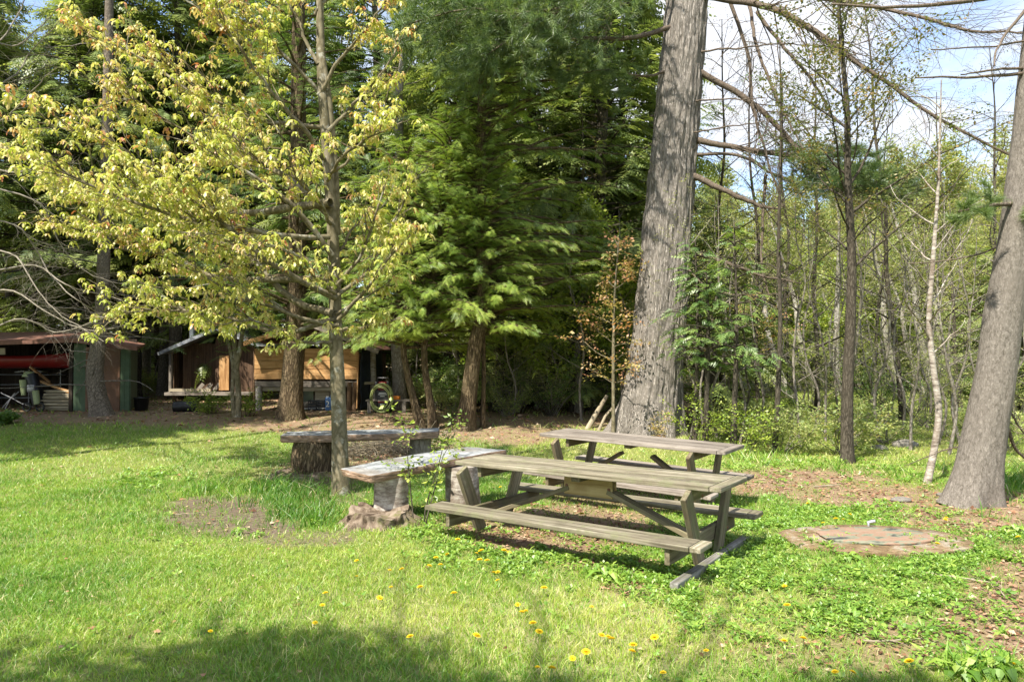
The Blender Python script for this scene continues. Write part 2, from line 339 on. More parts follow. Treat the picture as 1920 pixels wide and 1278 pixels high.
M['spring_leaf'] = leafmat('spring_leaf', [(0, (.18, .25, .07)), (.5, (.31, .37, .12)), (.85, (.44, .45, .18)), (1, (.42, .36, .17))], .5, .03)
M['pale_leaf'] = leafmat('pale_leaf', [(0, (.27, .31, .10)), (.5, (.38, .42, .15)), (1, (.48, .45, .20))], .5, .03)
M['bush_leaf'] = leafmat('bush_leaf', [(0, (.14, .22, .03)), (.5, (.28, .38, .05)), (1, (.44, .50, .09))], .45, .05)
M['orange_leaf'] = leafmat('orange_leaf', [(0, (.36, .34, .11)), (.5, (.50, .38, .17)), (1, (.52, .26, .14))], .5, .04)
M['silhouette_leaf'] = leafmat('silhouette_leaf', [(0, (.10, .13, .04)), (.6, (.20, .20, .07)), (1, (.30, .20, .09))], .35, .03)  # dark brownish tones put the backlit look into the leaf colour
M['green_leaf'] = leafmat('green_leaf', [(0, (.06, .13, .02)), (.5, (.12, .22, .035)), (1, (.20, .32, .05))], .45, .05)
M['grass'] = leafmat('grass', [(0, (.07, .18, .015)), (.3, (.155, .325, .03)), (.6, (.33, .45, .055)), (.85, (.52, .53, .14)), (1, (.58, .52, .30))], .4, .05)
M['cover'] = leafmat('cover', [(0, (.09, .20, .02)), (.5, (.19, .34, .04)), (1, (.36, .47, .08))], .4, .05)
M['litter'] = leafmat('litter', [(0, (.10, .05, .03)), (.4, (.27, .14, .08)), (.7, (.40, .24, .15)), (1, (.52, .42, .30))], .1, .02)
M['dandelion'] = leafmat('dandelion', [(0, (.72, .52, .02)), (1, (.85, .70, .06))], .2, .0)
M['stem'] = leafmat('stem', [(0, (.16, .25, .06)), (1, (.2, .28, .08))], .3, .05)

# ------------------------------------------------------------------ ground surface zones
def ell(px, py, cx, cy, rx, ry, nzv, soft=.45):
    d = np.sqrt(((px - cx) / rx) ** 2 + ((py - cy) / ry) ** 2) + (nzv - .5) * 1.3
    return np.clip((1 + soft / 2 - d) / soft, 0, 1)
def zones(x, y):
    nf = fbm(np.asarray(x) * 14, np.asarray(y) * 14, 0, 77, 3)
    z = gz(x, y); px, py = proj(x, y, z); n = fbm(x * 1.6, y * 1.6, 0, 3, 4); n2 = fbm(x * 5, y * 5, 0, 9, 3)
    nn = n * .45 + n2 * .3 + nf * .25
    E = lambda cx, cy, rx, ry, s=.45: ell(px, py, cx, cy, rx, ry, nn, s)
    dirt = np.maximum.reduce([E(400, 965, 120, 34), E(480, 990, 90, 20), E(575, 1010, 110, 18) * .7, E(620, 925, 70, 30) * .6]) * np.clip((nf - .30) * 8, 0.55, 1)
    lit = np.maximum.reduce([E(150, 778, 330, 15), E(320, 750, 90, 26), E(640, 800, 240, 13), E(900, 812, 190, 14), E(960, 815, 70, 22),
        E(735, 850, 120, 34), E(1040, 985, 200, 38), E(1010, 1015, 130, 28), E(1150, 930, 130, 40) * .8, E(1500, 905, 180, 26), E(1640, 930, 150, 26),
        E(1840, 965, 170, 42), E(1900, 1090, 90, 60), E(1900, 1170, 150, 60), E(1720, 1200, 140, 34) * .9, E(1180, 1105, 60, 14) * .8, E(1130, 1060, 90, 16) * .8,
        E(1560, 1110, 50, 14) * .6, E(1560, 1220, 240, 40, .9) * .5, E(700, 880, 60, 20) * .7, E(580, 890, 100, 20) * .6])
    deep = np.clip((806 - py + (nn - .5) * 26 - 30 * np.clip((300 - px) / 300, 0, 1) - 0) / 12, 0, 1) * (px < 1330 + (nn - .5) * 120)
    lit = np.maximum(lit, deep * .97)
    lush = np.clip(fbm(x * .8, y * .8, 0, 21, 3) * 2.2 - .6, 0, 1)
    tall = np.maximum.reduce([E(480, 935, 140, 26), E(560, 970, 70, 26), E(600, 905, 60, 14), E(1430, 862, 80, 14), E(1650, 885, 120, 14), E(1905, 930, 70, 50), E(1840, 1240, 90, 34)])
    dry = np.clip(E(900, 1150, 480, 120, 1.2) * .55 + E(1200, 1190, 360, 90, 1.2) * .4 + E(250, 830, 420, 60, 1.2) * .3 + (nn - .5) * .7, 0, 1)
    cover = np.maximum.reduce([E(1480, 1090, 330, 95, .8), E(1100, 1050, 270, 36, .7), E(1700, 1150, 220, 70, .8), E(1850, 1030, 130, 40, .8), E(1430, 1010, 130, 40), E(1600, 960, 220, 26) * .5, E(1500, 890, 260, 28) * .35,
                               E(300, 900, 70, 20) * .5, E(850, 1010, 120, 26) * .3])
    return np.clip(lit, 0, 1), np.clip(dirt, 0, 1), lush, tall, dry, cover

# ground sheet: fine near, coarse far
xs = np.concatenate([np.linspace(-260, -26, 14)[:-1], np.linspace(-26, -9, 90)[:-1], np.linspace(-9, 9, 260)[:-1], np.linspace(9, 26, 90)[:-1], np.linspace(26, 260, 14)])
ys = np.concatenate([np.linspace(-120, -2, 12)[:-1], np.linspace(-2, 3, 12)[:-1], np.linspace(3, 12, 150)[:-1], np.linspace(12, 34, 160)[:-1], np.linspace(34, 320, 40)])
XX, YY = np.meshgrid(xs, ys); ZZ = gz(XX, YY)
ln, dn, lu, ta, dr, co = zones(XX, YY); front = YY > 2.2
ln, dn = ln * front, dn * front
near = (np.abs(XX) < 12) & (YY > 2) & (YY < 20)
ZZ = ZZ + near * (fbm(XX * 3, YY * 3, 0, 5, 3) - .5) * .035
gm = MB(); ny, nx = XX.shape
i = np.arange(ny - 1)[:, None] * nx; j = np.arange(nx - 1)[None]
gm.add(np.stack([XX, YY, ZZ], -1).reshape(-1, 3), np.stack([i + j, i + j + 1, i + nx + j + 1, i + nx + j], -1).reshape(-1, 4), 0, np.stack([ln, dn, dr], -1).reshape(-1, 3))
m, nt, out = newmat('ground'); v = coords(nt); sp = node(nt, 'ShaderNodeSeparateXYZ'); nt.links.new(node(nt, 'ShaderNodeAttribute', attribute_name='gc').outputs['Vector'], sp.inputs[0])
nA, nB, nC = noise(nt, v, 30, 6, .7), noise(nt, v, 3, 5, .6), noise(nt, v, 90, 4, .7)
g_ = ramp(nt, nA, [(.3, (.07, .10, .025)), (.5, (.15, .19, .05)), (.7, (.30, .29, .12))]); g_ = mixc(nt, ramp(nt, nB, [(.4, 0.), (.7, .6)]), g_, (.22, .21, .09))
g_ = mixc(nt, ramp(nt, sp.outputs[2], [(.3, 0.), (.9, .6)]), g_, (.38, .33, .19))
l_ = ramp(nt, nA, [(.3, (.09, .058, .038)), (.5, (.22, .145, .095)), (.72, (.40, .30, .21))]); l_ = mixc(nt, ramp(nt, nC, [(.5, 0.), (.7, .5)]), l_, (.44, .34, .25)); l_ = mixc(nt, ramp(nt, nB, [(.45, 0.), (.6, .55)]), l_, (.20, .19, .08))
d_ = ramp(nt, nA, [(.3, (.06, .045, .033)), (.5, (.13, .10, .075)), (.72, (.24, .195, .15))])
col = mixc(nt, sp.outputs[0], g_, l_); col = mixc(nt, sp.outputs[1], col, d_)
principled(nt, out, col, .95, bump(nt, mixc(nt, .5, nA, nC), .6, .03), .05)
tag(gm.build('ground', m), kind='structure')

# ------------------------------------------------------------------ scattering small shapes
def unit(v): return v / (np.linalg.norm(v, axis=-1, keepdims=True) + 1e-9)
def basis(x, up):
    x = unit(x); y = unit(np.cross(up, x)); return np.stack([x, y, np.cross(x, y)], -1)
def scatter(mb, tv, tf, tr, pos, R, sc, rnd, jit=.25, mi=0):
    N, K = len(pos), len(tv)
    if N == 0: return
    v = np.einsum('nij,kj->nki', R, tv) * np.reshape(sc, (-1, 1, 1)) + pos[:, None]
    f = (tf[None] + (np.arange(N) * K)[:, None, None]).reshape(-1, tf.shape[1])
    r = np.clip(rnd[:, None] + (tr[None] - .5) * jit * 2, 0, 1)
    mb.add(v.reshape(-1, 3), f, r.reshape(-1), np.zeros((N * K, 3)), mi)
def leafshape(kind):
    if kind == 'maple':
        v = [(0, 0), (.5, 0), (1, 0), (.35, .26), (.5, .09), (.75, .17), (.35, -.26), (.5, -.09), (.75, -.17)]
        f = [(0, 1, 3), (3, 1, 4), (4, 1, 5), (5, 1, 2), (0, 6, 1), (6, 7, 1), (7, 8, 1), (8, 2, 1)]
    elif kind == 'oval':
        v = [(0, 0), (.45, .3), (1, 0), (.45, -.3)]; f = [(0, 2, 1), (0, 3, 2)]
    elif kind == 'strap':
        v = [(0, 0), (.5, .11), (1, 0), (.5, -.11), (.5, 0)]; f = [(0, 4, 1), (0, 3, 4), (4, 2, 1), (3, 2, 4)]
    elif kind == 'round':
        v = [(0, 0), (.3, .42), (.75, .4), (1, 0), (.75, -.4), (.3, -.42)]; f = [(0, 2, 1), (0, 3, 2), (0, 4, 3), (0, 5, 4)]
    return A(v, float), A(f)
def make_cluster(kind, K, size, r0, droop, seed, flat=False, elev=(-.2, .5)):
    g = np.random.default_rng(seed); lv, lf = leafshape(kind); V, Fc, Rr = [], [], []
    for k in range(K):
        az = k / K * 6.283 + g.random() * .8; s = size * (.7 + .6 * g.random()); el = elev[0] + (elev[1] - elev[0]) * g.random()
        t, q = lv[:, 0] * s, lv[:, 1] * s
        a = droop * (.6 + .7 * g.random()) * (t / s)                      # bending downwards along the leaf
        h = r0 * (.4 + .9 * g.random()) + t * np.cos(el) * np.cos(a * .8); z = t * np.sin(el) - np.sin(a) * t - abs(q) * .35 + (g.random() - .5) * size * .5
        roll = (g.random() - .5) * .8; z = z + q * roll
        V.append(np.column_stack([h * math.cos(az) - q * math.sin(az), h * math.sin(az) + q * math.cos(az), z]))
        Fc.append(lf + k * len(lv)); Rr.append(np.full(len(lv), g.random()))
    return np.concatenate(V), np.concatenate(Fc), np.concatenate(Rr)
def make_spray(n, barbs, width, seed, droop=.3):
    """flat feathery conifer spray of unit length"""
    g = np.random.default_rng(seed); V, T, Rr = [], [], []
    def quadtri(a, b, w, r):
        d = b - a; s = A([-d[1], d[0], 0]); s = s / (np.linalg.norm(s) + 1e-9) * w; k = len(V)
        mid = a + d * .4; V.extend([a, mid + s, b, mid - s]); T.extend([(k, k + 2, k + 1), (k, k + 3, k + 2)]); Rr.extend([r] * 4)
    def tri1(a, b, w, r):
        d = b - a; s = A([-d[1], d[0], 0]); s = s / (np.linalg.norm(s) + 1e-9) * w * .5; k = len(V); V.extend([a - s, a + s, b]); T.append((k, k + 1, k + 2)); Rr.extend([r] * 3)
    for i in range(n):
        t = (i + .5) / n
        for sd_ in (-1, 1):
            L = .42 * (1 - t * .85) * (.75 + .5 * g.random()); a = A([t, 0, -droop * t * t]); ang = math.radians(48 + 14 * g.random()) * sd_
            d = A([math.cos(ang), math.sin(ang), -.25 - .3 * g.random()]) * L; b = a + d; r = .3 + .5 * t + .3 * g.random()
            if barbs == 0: quadtri(a, b, width, r)
            else:
                quadtri(a, b, width * .45, r)
                for q in range(barbs):
                    u = (q + .6) / (barbs + .3); c = a + d * u
                    for s2 in (-1, 1):
                        an2 = ang + s2 * math.radians(42); l2 = L * .36 * (1 - u * .6); tri1(c, c + A([math.cos(an2), math.sin(an2), -.2]) * l2, width * .5, r + .15 * u)
    quadtri(A([0, 0, 0.]), A([1.02, 0, -droop]), width * .6, .8)
    return A(V), A(T), A(Rr)
def make_tuft(n, L, w, seed):
    g = np.random.default_rng(seed); V, T, Rr = [], [], []
    for k in range(n):
        d = A([.55 + .6 * g.random(), g.normal() * .5, g.normal() * .5]); d = d / np.linalg.norm(d) * L * (.7 + .4 * g.random()); s = np.cross(d, g.normal(size=3)); s = s / np.linalg.norm(s) * w
        b = A([-L * .5 * g.random(), 0, 0]); V.extend([b - s, b + s, b + d]); T.append((3 * k, 3 * k + 1, 3 * k + 2)); Rr.extend([g.random()] * 3)
    return A(V), A(T), A(Rr)
MAPLE = [make_cluster('maple', k, .095, .015, 1.15, 50 + k) for k in (5, 6, 8)]
SMALL = [make_cluster('oval', 7, .09, .12, .3, 60 + k, elev=(-.5, .9)) for k in range(3)]
TINY = [make_cluster('oval', 5, .05, .05, .2, 70 + k, elev=(-.3, .9)) for k in range(3)]
SPR_HI = [make_spray(9, 3, .030, 80 + k) for k in range(3)]
SPR_LO = [make_spray(7, 0, .050, 90 + k, .35) for k in range(3)]
TUFT = [make_tuft(20, .13, .0034, 95 + k) for k in range(3)]
def put(mb, temps, pos, xd, up, sc, rnd, jit=.25, mi=0):
    pos, xd = np.asarray(pos, float), np.asarray(xd, float)
    if len(pos) == 0: return
    up = np.broadcast_to(A(up, float), pos.shape); sc = np.broadcast_to(sc, (len(pos),)); R = basis(xd, up); w = rng.integers(0, len(temps), len(pos))
    for k, t in enumerate(temps):
        q = w == k; scatter(mb, *t, pos[q], R[q], sc[q], rnd[q], jit, mi)

# ------------------------------------------------------------------ growing branches
def limb(p0, d0, L, n=8, wander=.12, grav=0., g=rng):
    p = [A(p0, float)]; d = unit(A(d0, float)); s = L / n
    for k in range(n):
        d = unit(d + g.normal(size=3) * wander + A([0, 0, grav])); p.append(p[-1] + d * s)
    return A(p)
def along(pts, t):
    t = np.atleast_1d(t) * (len(pts) - 1); i = np.clip(t.astype(int), 0, len(pts) - 2); u = (t - i)[:, None]
    return pts[i] * (1 - u) + pts[i + 1] * u, unit(pts[i + 1] - pts[i])
def side_dir(d, ang, az):
    """directions leaving d at angle ang, turned az about it (az 0/pi = horizontal)"""
    f = frame(d); return f[:, 0] * math.cos(ang) + (f[:, 1] * math.cos(az) + f[:, 2] * math.sin(az)) * math.sin(ang)
def trunk_mesh(mb, pts, rads, n=40, sides=14, flare=.4, seed=0, rough=.06, roots=6, ht=.5, disp=0.):
    """pts/rads control a trunk; the foot flares into root buttresses"""
    p = spline(pts, n); r = np.interp(np.linspace(0, 1, n), np.linspace(0, 1, len(rads)), rads); ln = np.concatenate([[0], np.cumsum(np.linalg.norm(np.diff(p, axis=0), axis=1))])
    a = np.arange(sides) / sides * 6.2832; fl = np.exp(-ln / ht)[:, None]
    lob = .5 + .5 * np.cos(a * roots + seed)[None] * .7 + .3 * np.cos(a * (roots - 2) + seed * 2)[None]
    k = 1 + flare * fl * (.35 + lob) + (fbm(np.cos(a)[None] * 1.5 + 4, np.sin(a)[None] * 1.5 + 4, ln[:, None] * 1.2, seed) - .5) * 2 * rough
    if disp:
        k = k + disp * (fbm(np.cos(a)[None] * 9 + 20, np.sin(a)[None] * 9 + 20, ln[:, None] * 2.2, seed + 3, 3) - .5) * 2
    R = r[:, None] * k; tg = unit(np.gradient(p, axis=0)); x = unit(np.cross(np.broadcast_to(A([0, 1., 0]), tg.shape), tg)); y = np.cross(tg, x)
    v = p[:, None] + R[..., None] * (np.cos(a)[None, :, None] * x[:, None] + np.sin(a)[None, :, None] * y[:, None])
    i = np.arange(n - 1)[:, None] * sides; j = np.arange(sides)[None]; q = (j + 1) % sides
    mb.add(v.reshape(-1, 3), np.stack([i + j, i + q, i + sides + q, i + sides + j], -1).reshape(-1, 4), 0)
    return p, r
def twigs(mb, pts, r0, n, L, r=None, ang=(.6, 1.1), t0=.25, grav=-.02, wander=.2, sides=4, sub=0, g=rng, vert=False, an=None):
    out = []
    for k in range(n):
        t = t0 + (1 - t0) * (k + g.random()) / n; p, d = along(pts, t); az = g.random() * 6.28 if vert else g.choice([0, math.pi]) + g.normal() * .5
        l = L * (1.15 - .7 * t) * (.6 + .7 * g.random()); q = limb(p[0], side_dir(d[0], ang[0] + (ang[1] - ang[0]) * g.random(), az), l, 5, wander, grav, g)
        rr = (r0 * (1 - .6 * t) * .5) if r is None else r; tube(mb, q, np.linspace(rr, rr * .3, 6), sides, caps=False); out.append(q)
        if sub: out += twigs(mb, q, rr, sub, L * .45, rr * .5, ang, .2, grav, wander, 3, 0, g, vert)
    return out

# ------------------------------------------------------------------ picnic tables
def picnic_table(label, loc, rz, L, Wt, H, sh, so, sw, le, lv, wood, legm, tilt, skid=True, gusset=True, legth=.045):
    t = thing('picnic_table', label, 'picnic table', loc, rz, 'wooden picnic tables'); t.rotation_euler = (tilt[0], tilt[1], rz)
    th = .042; cap = .10
    mb = MB(); npl = 5; pw = Wt / npl
    for k in range(npl):
        v = -Wt / 2 + pw * (k + .5); dz = rng.normal() * .0012
        box(mb, (-cap / 2 + .0, v, H - th / 2 + dz), (L - cap, pw - .005, th))
    box(mb, (L / 2 - cap / 2 + .003, 0, H - th / 2 + .001), (cap - .006, Wt + .004, th - .002)); mb.build('tabletop', wood, t, smooth=False, bevel=.006)
    for s in (-1, 1):
        mb = MB(); v = s * (so - sw / 2); box(mb, (-.04, v, sh - .02), (L - .1, sw, .042)); box(mb, (L / 2 - .043, v, sh - .0205), (.085, sw + .002, .04)); mb.build('seat', wood, t, smooth=False, bevel=.007)
    for e in (-1, 1):
        u = e * (L / 2 - le)
        for s in (-1, 1):
            mb = MB(); beam(mb, (u, s * Wt * .27, H - th - .003), (u, s * lv, -.02), legth, .13, (1, 0, 0)) if False else box(mb, (u, (s * Wt * .27 + s * lv) / 2, (H - th - .02) / 2), (legth, .14, math.hypot(H - th, lv - Wt * .27) + .0), _tilt(s * math.atan2(lv - Wt * .27, H - th)))
            mb.build('leg', legm, t, smooth=False, bevel=.005)
        mb = MB(); box(mb, (u - e * (legth + .003), 0, sh - .042 - .065), (.042, so * 2 - .06, .125)); mb.build('crossbeam', legm, t, smooth=False, bevel=.005)
        mb = MB(); box(mb, (u - e * (legth + .003), 0, H - th - .052), (.042, Wt * .86, .10)); mb.build('cleat', legm, t, smooth=False, bevel=.005)
        mb = MB(); beam(mb, (e * .2, 0, H - th - .15), (u - e * (legth + .03), 0, sh - .15), .042, .115, (0, 1, 0)); mb.build('brace', legm, t, smooth=False, bevel=.005)
        for s in (-1, 1):
            for z_, y_ in ((sh - .1, lv * .80), (H - .1, Wt * .3)): bo = MB(); lathe_x(bo, (u + e * (legth / 2), s * y_, z_), .014, .012 * e); bo.build('bolt', M['bolt'], t)
    mb = MB(); box(mb, (0, 0, H - th - .026), (.085, Wt * .8, .045)); mb.build('cleat', legm, t, smooth=False, bevel=.004)
    if gusset:
        mb = MB(); box(mb, (0, -.034, H - th - .11), (.50, .022, .20)); box(mb, (0, .034, H - th - .11), (.50, .022, .20)); g_ = mb.build('gusset_plate', M['gusset_wood'], t, smooth=False, bevel=.003)
        for x_ in (-.22, .22):
            bo = MB(); c = A([x_, -.05, H - th - .13]); a = np.arange(10) * .6283; vv = np.concatenate([[c + A([.016 * math.cos(q), 0, .016 * math.sin(q)]) for q in a], [c - A([0, .012, 0])]]); bo.add(vv, [[k, (k + 1) % 10, 10] for k in range(10)]); bo.build('bolt', M['bolt'], g_)
    if skid:
        mb = MB(); box(mb, (L / 2 - le + .065, -.07, .042), (.065, 1.68, .11)); mb.build('skid', M['skid_wood'], t, smooth=False, bevel=.008)
    return t
def _tilt(a): c, s = math.cos(a), math.sin(a); return A([[1, 0, 0], [0, c, s], [0, -s, c]])
def lathe_x(mb, c, r, h):
    a = np.arange(8) * .7854; c = A(c, float); vv = np.concatenate([[c + A([0, r * math.cos(q), r * math.sin(q)]) for q in a], [c + A([h, 0, 0])]]); mb.add(vv, [[k, (k + 1) % 8, 8] for k in range(8)])
picnic_table('weathered grey-green picnic table nearest the camera, its left end butting against a stone slab bench', (.717, 6.397, -.04), -.618, 2.67, .67, .70, .335, .79, .25, .22, .50, M['old_wood'], M['leg_wood'], (-.011, -.009))
picnic_table('browner picnic table standing farther back, in front of the huge pine trunk', (1.53, 8.58, float(gz(1.53, 8.58))), -.60, 2.40, .72, .775, .36, .82, .25, .34, .54, M['grey_wood'], M['brown_leg'], (.0, .022), skid=False, gusset=False)

# ------------------------------------------------------------------ stone slab benches on stumps
def stump(mb, c, r, z0, z1, seed, sides=40, taper=.9, wob=.08, rings=14, belly=0, tilt=(0, 0)):
    a = np.arange(sides) / sides * 6.2832; zs = np.linspace(0, 1, rings); c = A(c, float)
    R = r * (1 + (taper - 1) * zs + belly * np.sin(zs * math.pi))[:, None] * (1 + wob * 2 * (fbm(np.cos(a)[None] * 2.2 + 9, np.sin(a)[None] * 2.2 + 9, zs[:, None] * 1.5, seed) - .5)) + (fbm(a[None] * 7, zs[:, None] * 5, 0, seed) - .5) * .012
    z = z0 + (z1 - z0) * zs[:, None]; v = np.stack([c[0] + R * np.cos(a) + tilt[0] * (z - z0), c[1] + R * np.sin(a) + tilt[1] * (z - z0), z + 0 * R], -1)
    i = np.arange(rings - 1)[:, None] * sides; j = np.arange(sides)[None]; q = (j + 1) % sides
    mb.add(v.reshape(-1, 3), np.stack([i + j, i + q, i + sides + q, i + sides + j], -1).reshape(-1, 4))
    for e in (0, -1): vv = np.concatenate([v[e], [v[e].mean(0)]]); mb.add(vv, [[k, (k + 1) % sides, sides] for k in range(sides)])
def bench(label, slabpoly, z0, z1, stumps, zf=None):
    c = A(slabpoly).mean(0); loc = (c[0], c[1], float(gz(*c))); t = thing('slab_bench', label, 'bench', loc, group='stone slab benches')
    mb = MB(); slab(mb, slabpoly, z0, z1, .03, 0, int(c[0] * 10) + 50, zf); mb.build('slab', M['slate'], t, loc)
    for (x, y, r, zb, zt, mat, kw) in stumps:
        mb = MB(); stump(mb, (x, y), r, zb, zt, int(x * 100) % 97, **kw); mb.build('stump_leg', mat, t, loc)
    return t
bench('near stone slab bench on an upright birch log, ending behind the near picnic table', [(-1.80, 7.32), (-1.42, 6.97), (-1.0, 7.42), (-.63, 7.86), (-.30, 8.22), (-.06, 8.42), (-.55, 8.62), (-.95, 8.32), (-1.4, 7.84)], .42, .50,
      [(-1.28, 7.38, .185, .05, .425, M['grey_shaded_birch'], dict(taper=.97, wob=.05)), (-.56, 7.98, .21, -.1, .43, M['grey_shaded_birch'], dict(taper=.9, wob=.12, tilt=(-.05, 0)))], lambda p: .06 * (p[:, 1] - 7.2) / 1.4)
bench('far stone slab bench resting on a fat barky stump, behind the slim maple', [(-3.42, 10.55), (-3.36, 10.05), (-2.6, 10.12), (-1.6, 10.38), (-1.12, 10.62), (-1.15, 11.1), (-2.2, 10.85), (-2.9, 10.7)], .43, .535,
      [(-2.96, 10.36, .29, -.02, .435, M['hemlock_bark'], dict(taper=.93, wob=.10, belly=.13)), (-1.42, 10.78, .17, -.12, .435, M['grey_bark'], dict(taper=.95, wob=.08))])
def root_stump(label, c, r, h, seed, arms=7):
    t = thing('tree_stump', label, 'stump', (c[0], c[1], float(gz(*c)))); mb = MB(); sides, rings = 84, 12; a = np.arange(sides) / sides * 6.2832; zs = np.linspace(0, 1, rings); g0 = float(gz(*c))
    lob = np.clip(.5 + .5 * np.cos(a * arms + seed) + .4 * np.cos(a * 3 + seed * 2), 0, 1.5)
    R = r * (1 + (.25 + 1.1 * lob)[None] * ((1 - zs[:, None]) ** 2.2)) * (1 + .22 * (fbm(np.cos(a)[None] * 8 + 9, np.sin(a)[None] * 8 + 9, zs[:, None] * 2, seed) - .5) * 2)
    top = h * (.45 + 1.0 * fbm(np.cos(a) * 3 + 3, np.sin(a) * 3 + 3, 0, seed)); v = np.stack([c[0] + R * np.cos(a), c[1] + R * np.sin(a), g0 - .06 + (top + .06)[None] * zs[:, None]], -1)
    i = np.arange(rings - 1)[:, None] * sides; j = np.arange(sides)[None]; q = (j + 1) % sides; mb.add(v.reshape(-1, 3), np.stack([i + j, i + q, i + sides + q, i + sides + j], -1).reshape(-1, 4))
    vv = np.concatenate([v[-1], [v[-1].mean(0) - A([0, 0, .02])]]); mb.add(vv, [[k, (k + 1) % sides, sides] for k in range(sides)])
    mb.build('stump_wood', M['stump_wood'], t, (c[0], c[1], g0)); return t
root_stump('wide old cut stump with spreading roots and moss under the birch log', (-1.36, 7.16), .31, .15, 3)
root_stump('low rotten stump under the far stone bench', (-3.05, 10.25), .38, .09, 8, 5)

# round lid in the grass
pL = G(1640, 1018); t = thing('well_cover', 'round sunken concrete well cover with peeling rust and mint green paint', 'well cover', (pL[0], pL[1], pL[2]))
a = np.arange(60) / 60 * 6.2832; e = 1 + (fbm(np.cos(a) * 2 + 4, np.sin(a) * 2 + 4, 0, 4) - .5) * .16
mb = MB(); slab(mb, np.column_stack([pL[0] + .84 * e * np.cos(a), pL[1] + .50 * e * np.sin(a)]), pL[2] - .06, pL[2] + .05, .03, 0, 4); mb.build('concrete_ring', M['concrete'], t, pL)
mb = MB(); slab(mb, np.column_stack([pL[0] + .02 + .52 * e * np.cos(a), pL[1] + .03 + .30 * e * np.sin(a)]), pL[2] + .03, pL[2] + .072, .025, 0, 6); mb.build('painted_lid', M['lid_paint'], t, pL)
mb = MB(); tube(mb, [(pL[0] + .16, pL[1] + .42, pL[2]), (pL[0] + .16, pL[1] + .42, pL[2] + .09), (pL[0] + .22, pL[1] + .42, pL[2] + .10)], .018, 8); mb.build('pipe', M['galv'], t, pL)

# ------------------------------------------------------------------ left shed
def X_(px, Y): return (px - 960) / F * Y / cp_
GS = .1
def wall_boards(mb, a, b, z0, z1, w=.14, t=.02, jit=.004, out=(0, -1, 0)):
    a, b = A([*a, 0.][:3], float), A([*b, 0.][:3], float); L = np.linalg.norm(b - a); n = max(1, round(L / w)); d = (b - a) / L; o = A(out, float); rz_ = rotz(math.atan2(d[1], d[0]))
    for k in range(n):
        c = a + d * L * (k + .5) / n + o * (rng.random() * jit); zz = z1(c) if callable(z1) else z1
        box(mb, (c[0], c[1], (z0 + zz) / 2), (L / n - .006, t, zz - z0), rz_)
def plate(mb, corners, th, r=None):
    c = A(corners, float); n = unit(np.cross(c[1] - c[0], c[3] - c[0])); v = np.concatenate([c, c - n * th])
    mb.add(v, [[0, 1, 2, 3], [7, 6, 5, 4], [0, 4, 5, 1], [1, 5, 6, 2], [2, 6, 7, 3], [3, 7, 4, 0]], rng.random() if r is None else r, v[:, [1, 0, 2]] + 3)
Yf = 19.6; s = thing('storage_shed', 'low green and brown storage shed with an open bay at the left edge', 'shed', (-12.8, Yf, GS)); o_ = (-12.8, Yf, GS)
mb = MB(); wall_boards(mb, (-12.38, Yf), (-12.02, Yf), GS, 2.02, .18); mb.build('green_wall', M['green_paint'], s, o_, smooth=False); mb = MB(); wall_boards(mb, (-11.06, Yf), (-10.80, Yf), GS, 1.90, .13)
wall_boards(mb, (-10.80, Yf + .03), (-12.0, 22.2), GS, 1.95, .25, out=(1, 0, 0)); mb.build('green_wall', M['green_paint'], s, o_, smooth=False)
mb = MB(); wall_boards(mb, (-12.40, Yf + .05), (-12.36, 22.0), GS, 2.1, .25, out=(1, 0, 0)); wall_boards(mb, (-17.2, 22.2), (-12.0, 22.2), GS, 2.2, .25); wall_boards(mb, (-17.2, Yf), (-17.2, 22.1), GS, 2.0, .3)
box(mb, (-12.46, Yf + .03, .95), (.10, .09, 2.1)); mb.build('inner_wall', M['bay_shade_wood'], s, o_, smooth=False)
mb = MB(); box(mb, (-11.53, Yf + .03, .97), (.84, .04, 1.72)); box(mb, (-12.0, Yf + .005, 1.0), (.07, .05, 1.84)); box(mb, (-11.09, Yf - .012, .97), (.05, .03, 1.8)); box(mb, (-11.53, Yf - .0, 1.87), (.98, .05, .09)); d_ = mb.build('door', M['brown_door'], s, o_, smooth=False)
mb = MB(); tube(mb, [(-11.93, Yf - .02, .95), (-11.93, Yf - .07, .9), (-11.93, Yf - .07, .75), (-11.93, Yf - .02, .7)], .012, 6); mb.build('handle', M['steel'], d_, o_)
mb = MB(); plate(mb, [(-17.6, Yf - .35, 1.98), (-12.2, Yf - .35, 2.17), (-13.9, 22.5, 2.46), (-17.6, 22.5, 2.42)], .07)
plate(mb, [(-12.2, Yf - .35, 2.165), (-10.45, Yf - .25, 1.93), (-11.9, 22.5, 2.06), (-13.9, 22.5, 2.455)], .075)
box(mb, (-14.9, Yf - .37, 2.0), (5.4, .035, .10), A([[1, 0, -.035], [0, 1, 0], [.035, 0, 1]])); beam(mb, (-12.2, Yf - .37, 2.11), (-10.44, Yf - .28, 1.875), .03, .12); mb.build('roof', M['rust_roof'], s, o_, smooth=False)
mb = MB(); box(mb, (-14.85, Yf - .1, 1.80), (1.2, .04, .18)); mb.build('fascia_board', M['pale_board'], s, o_, smooth=False)
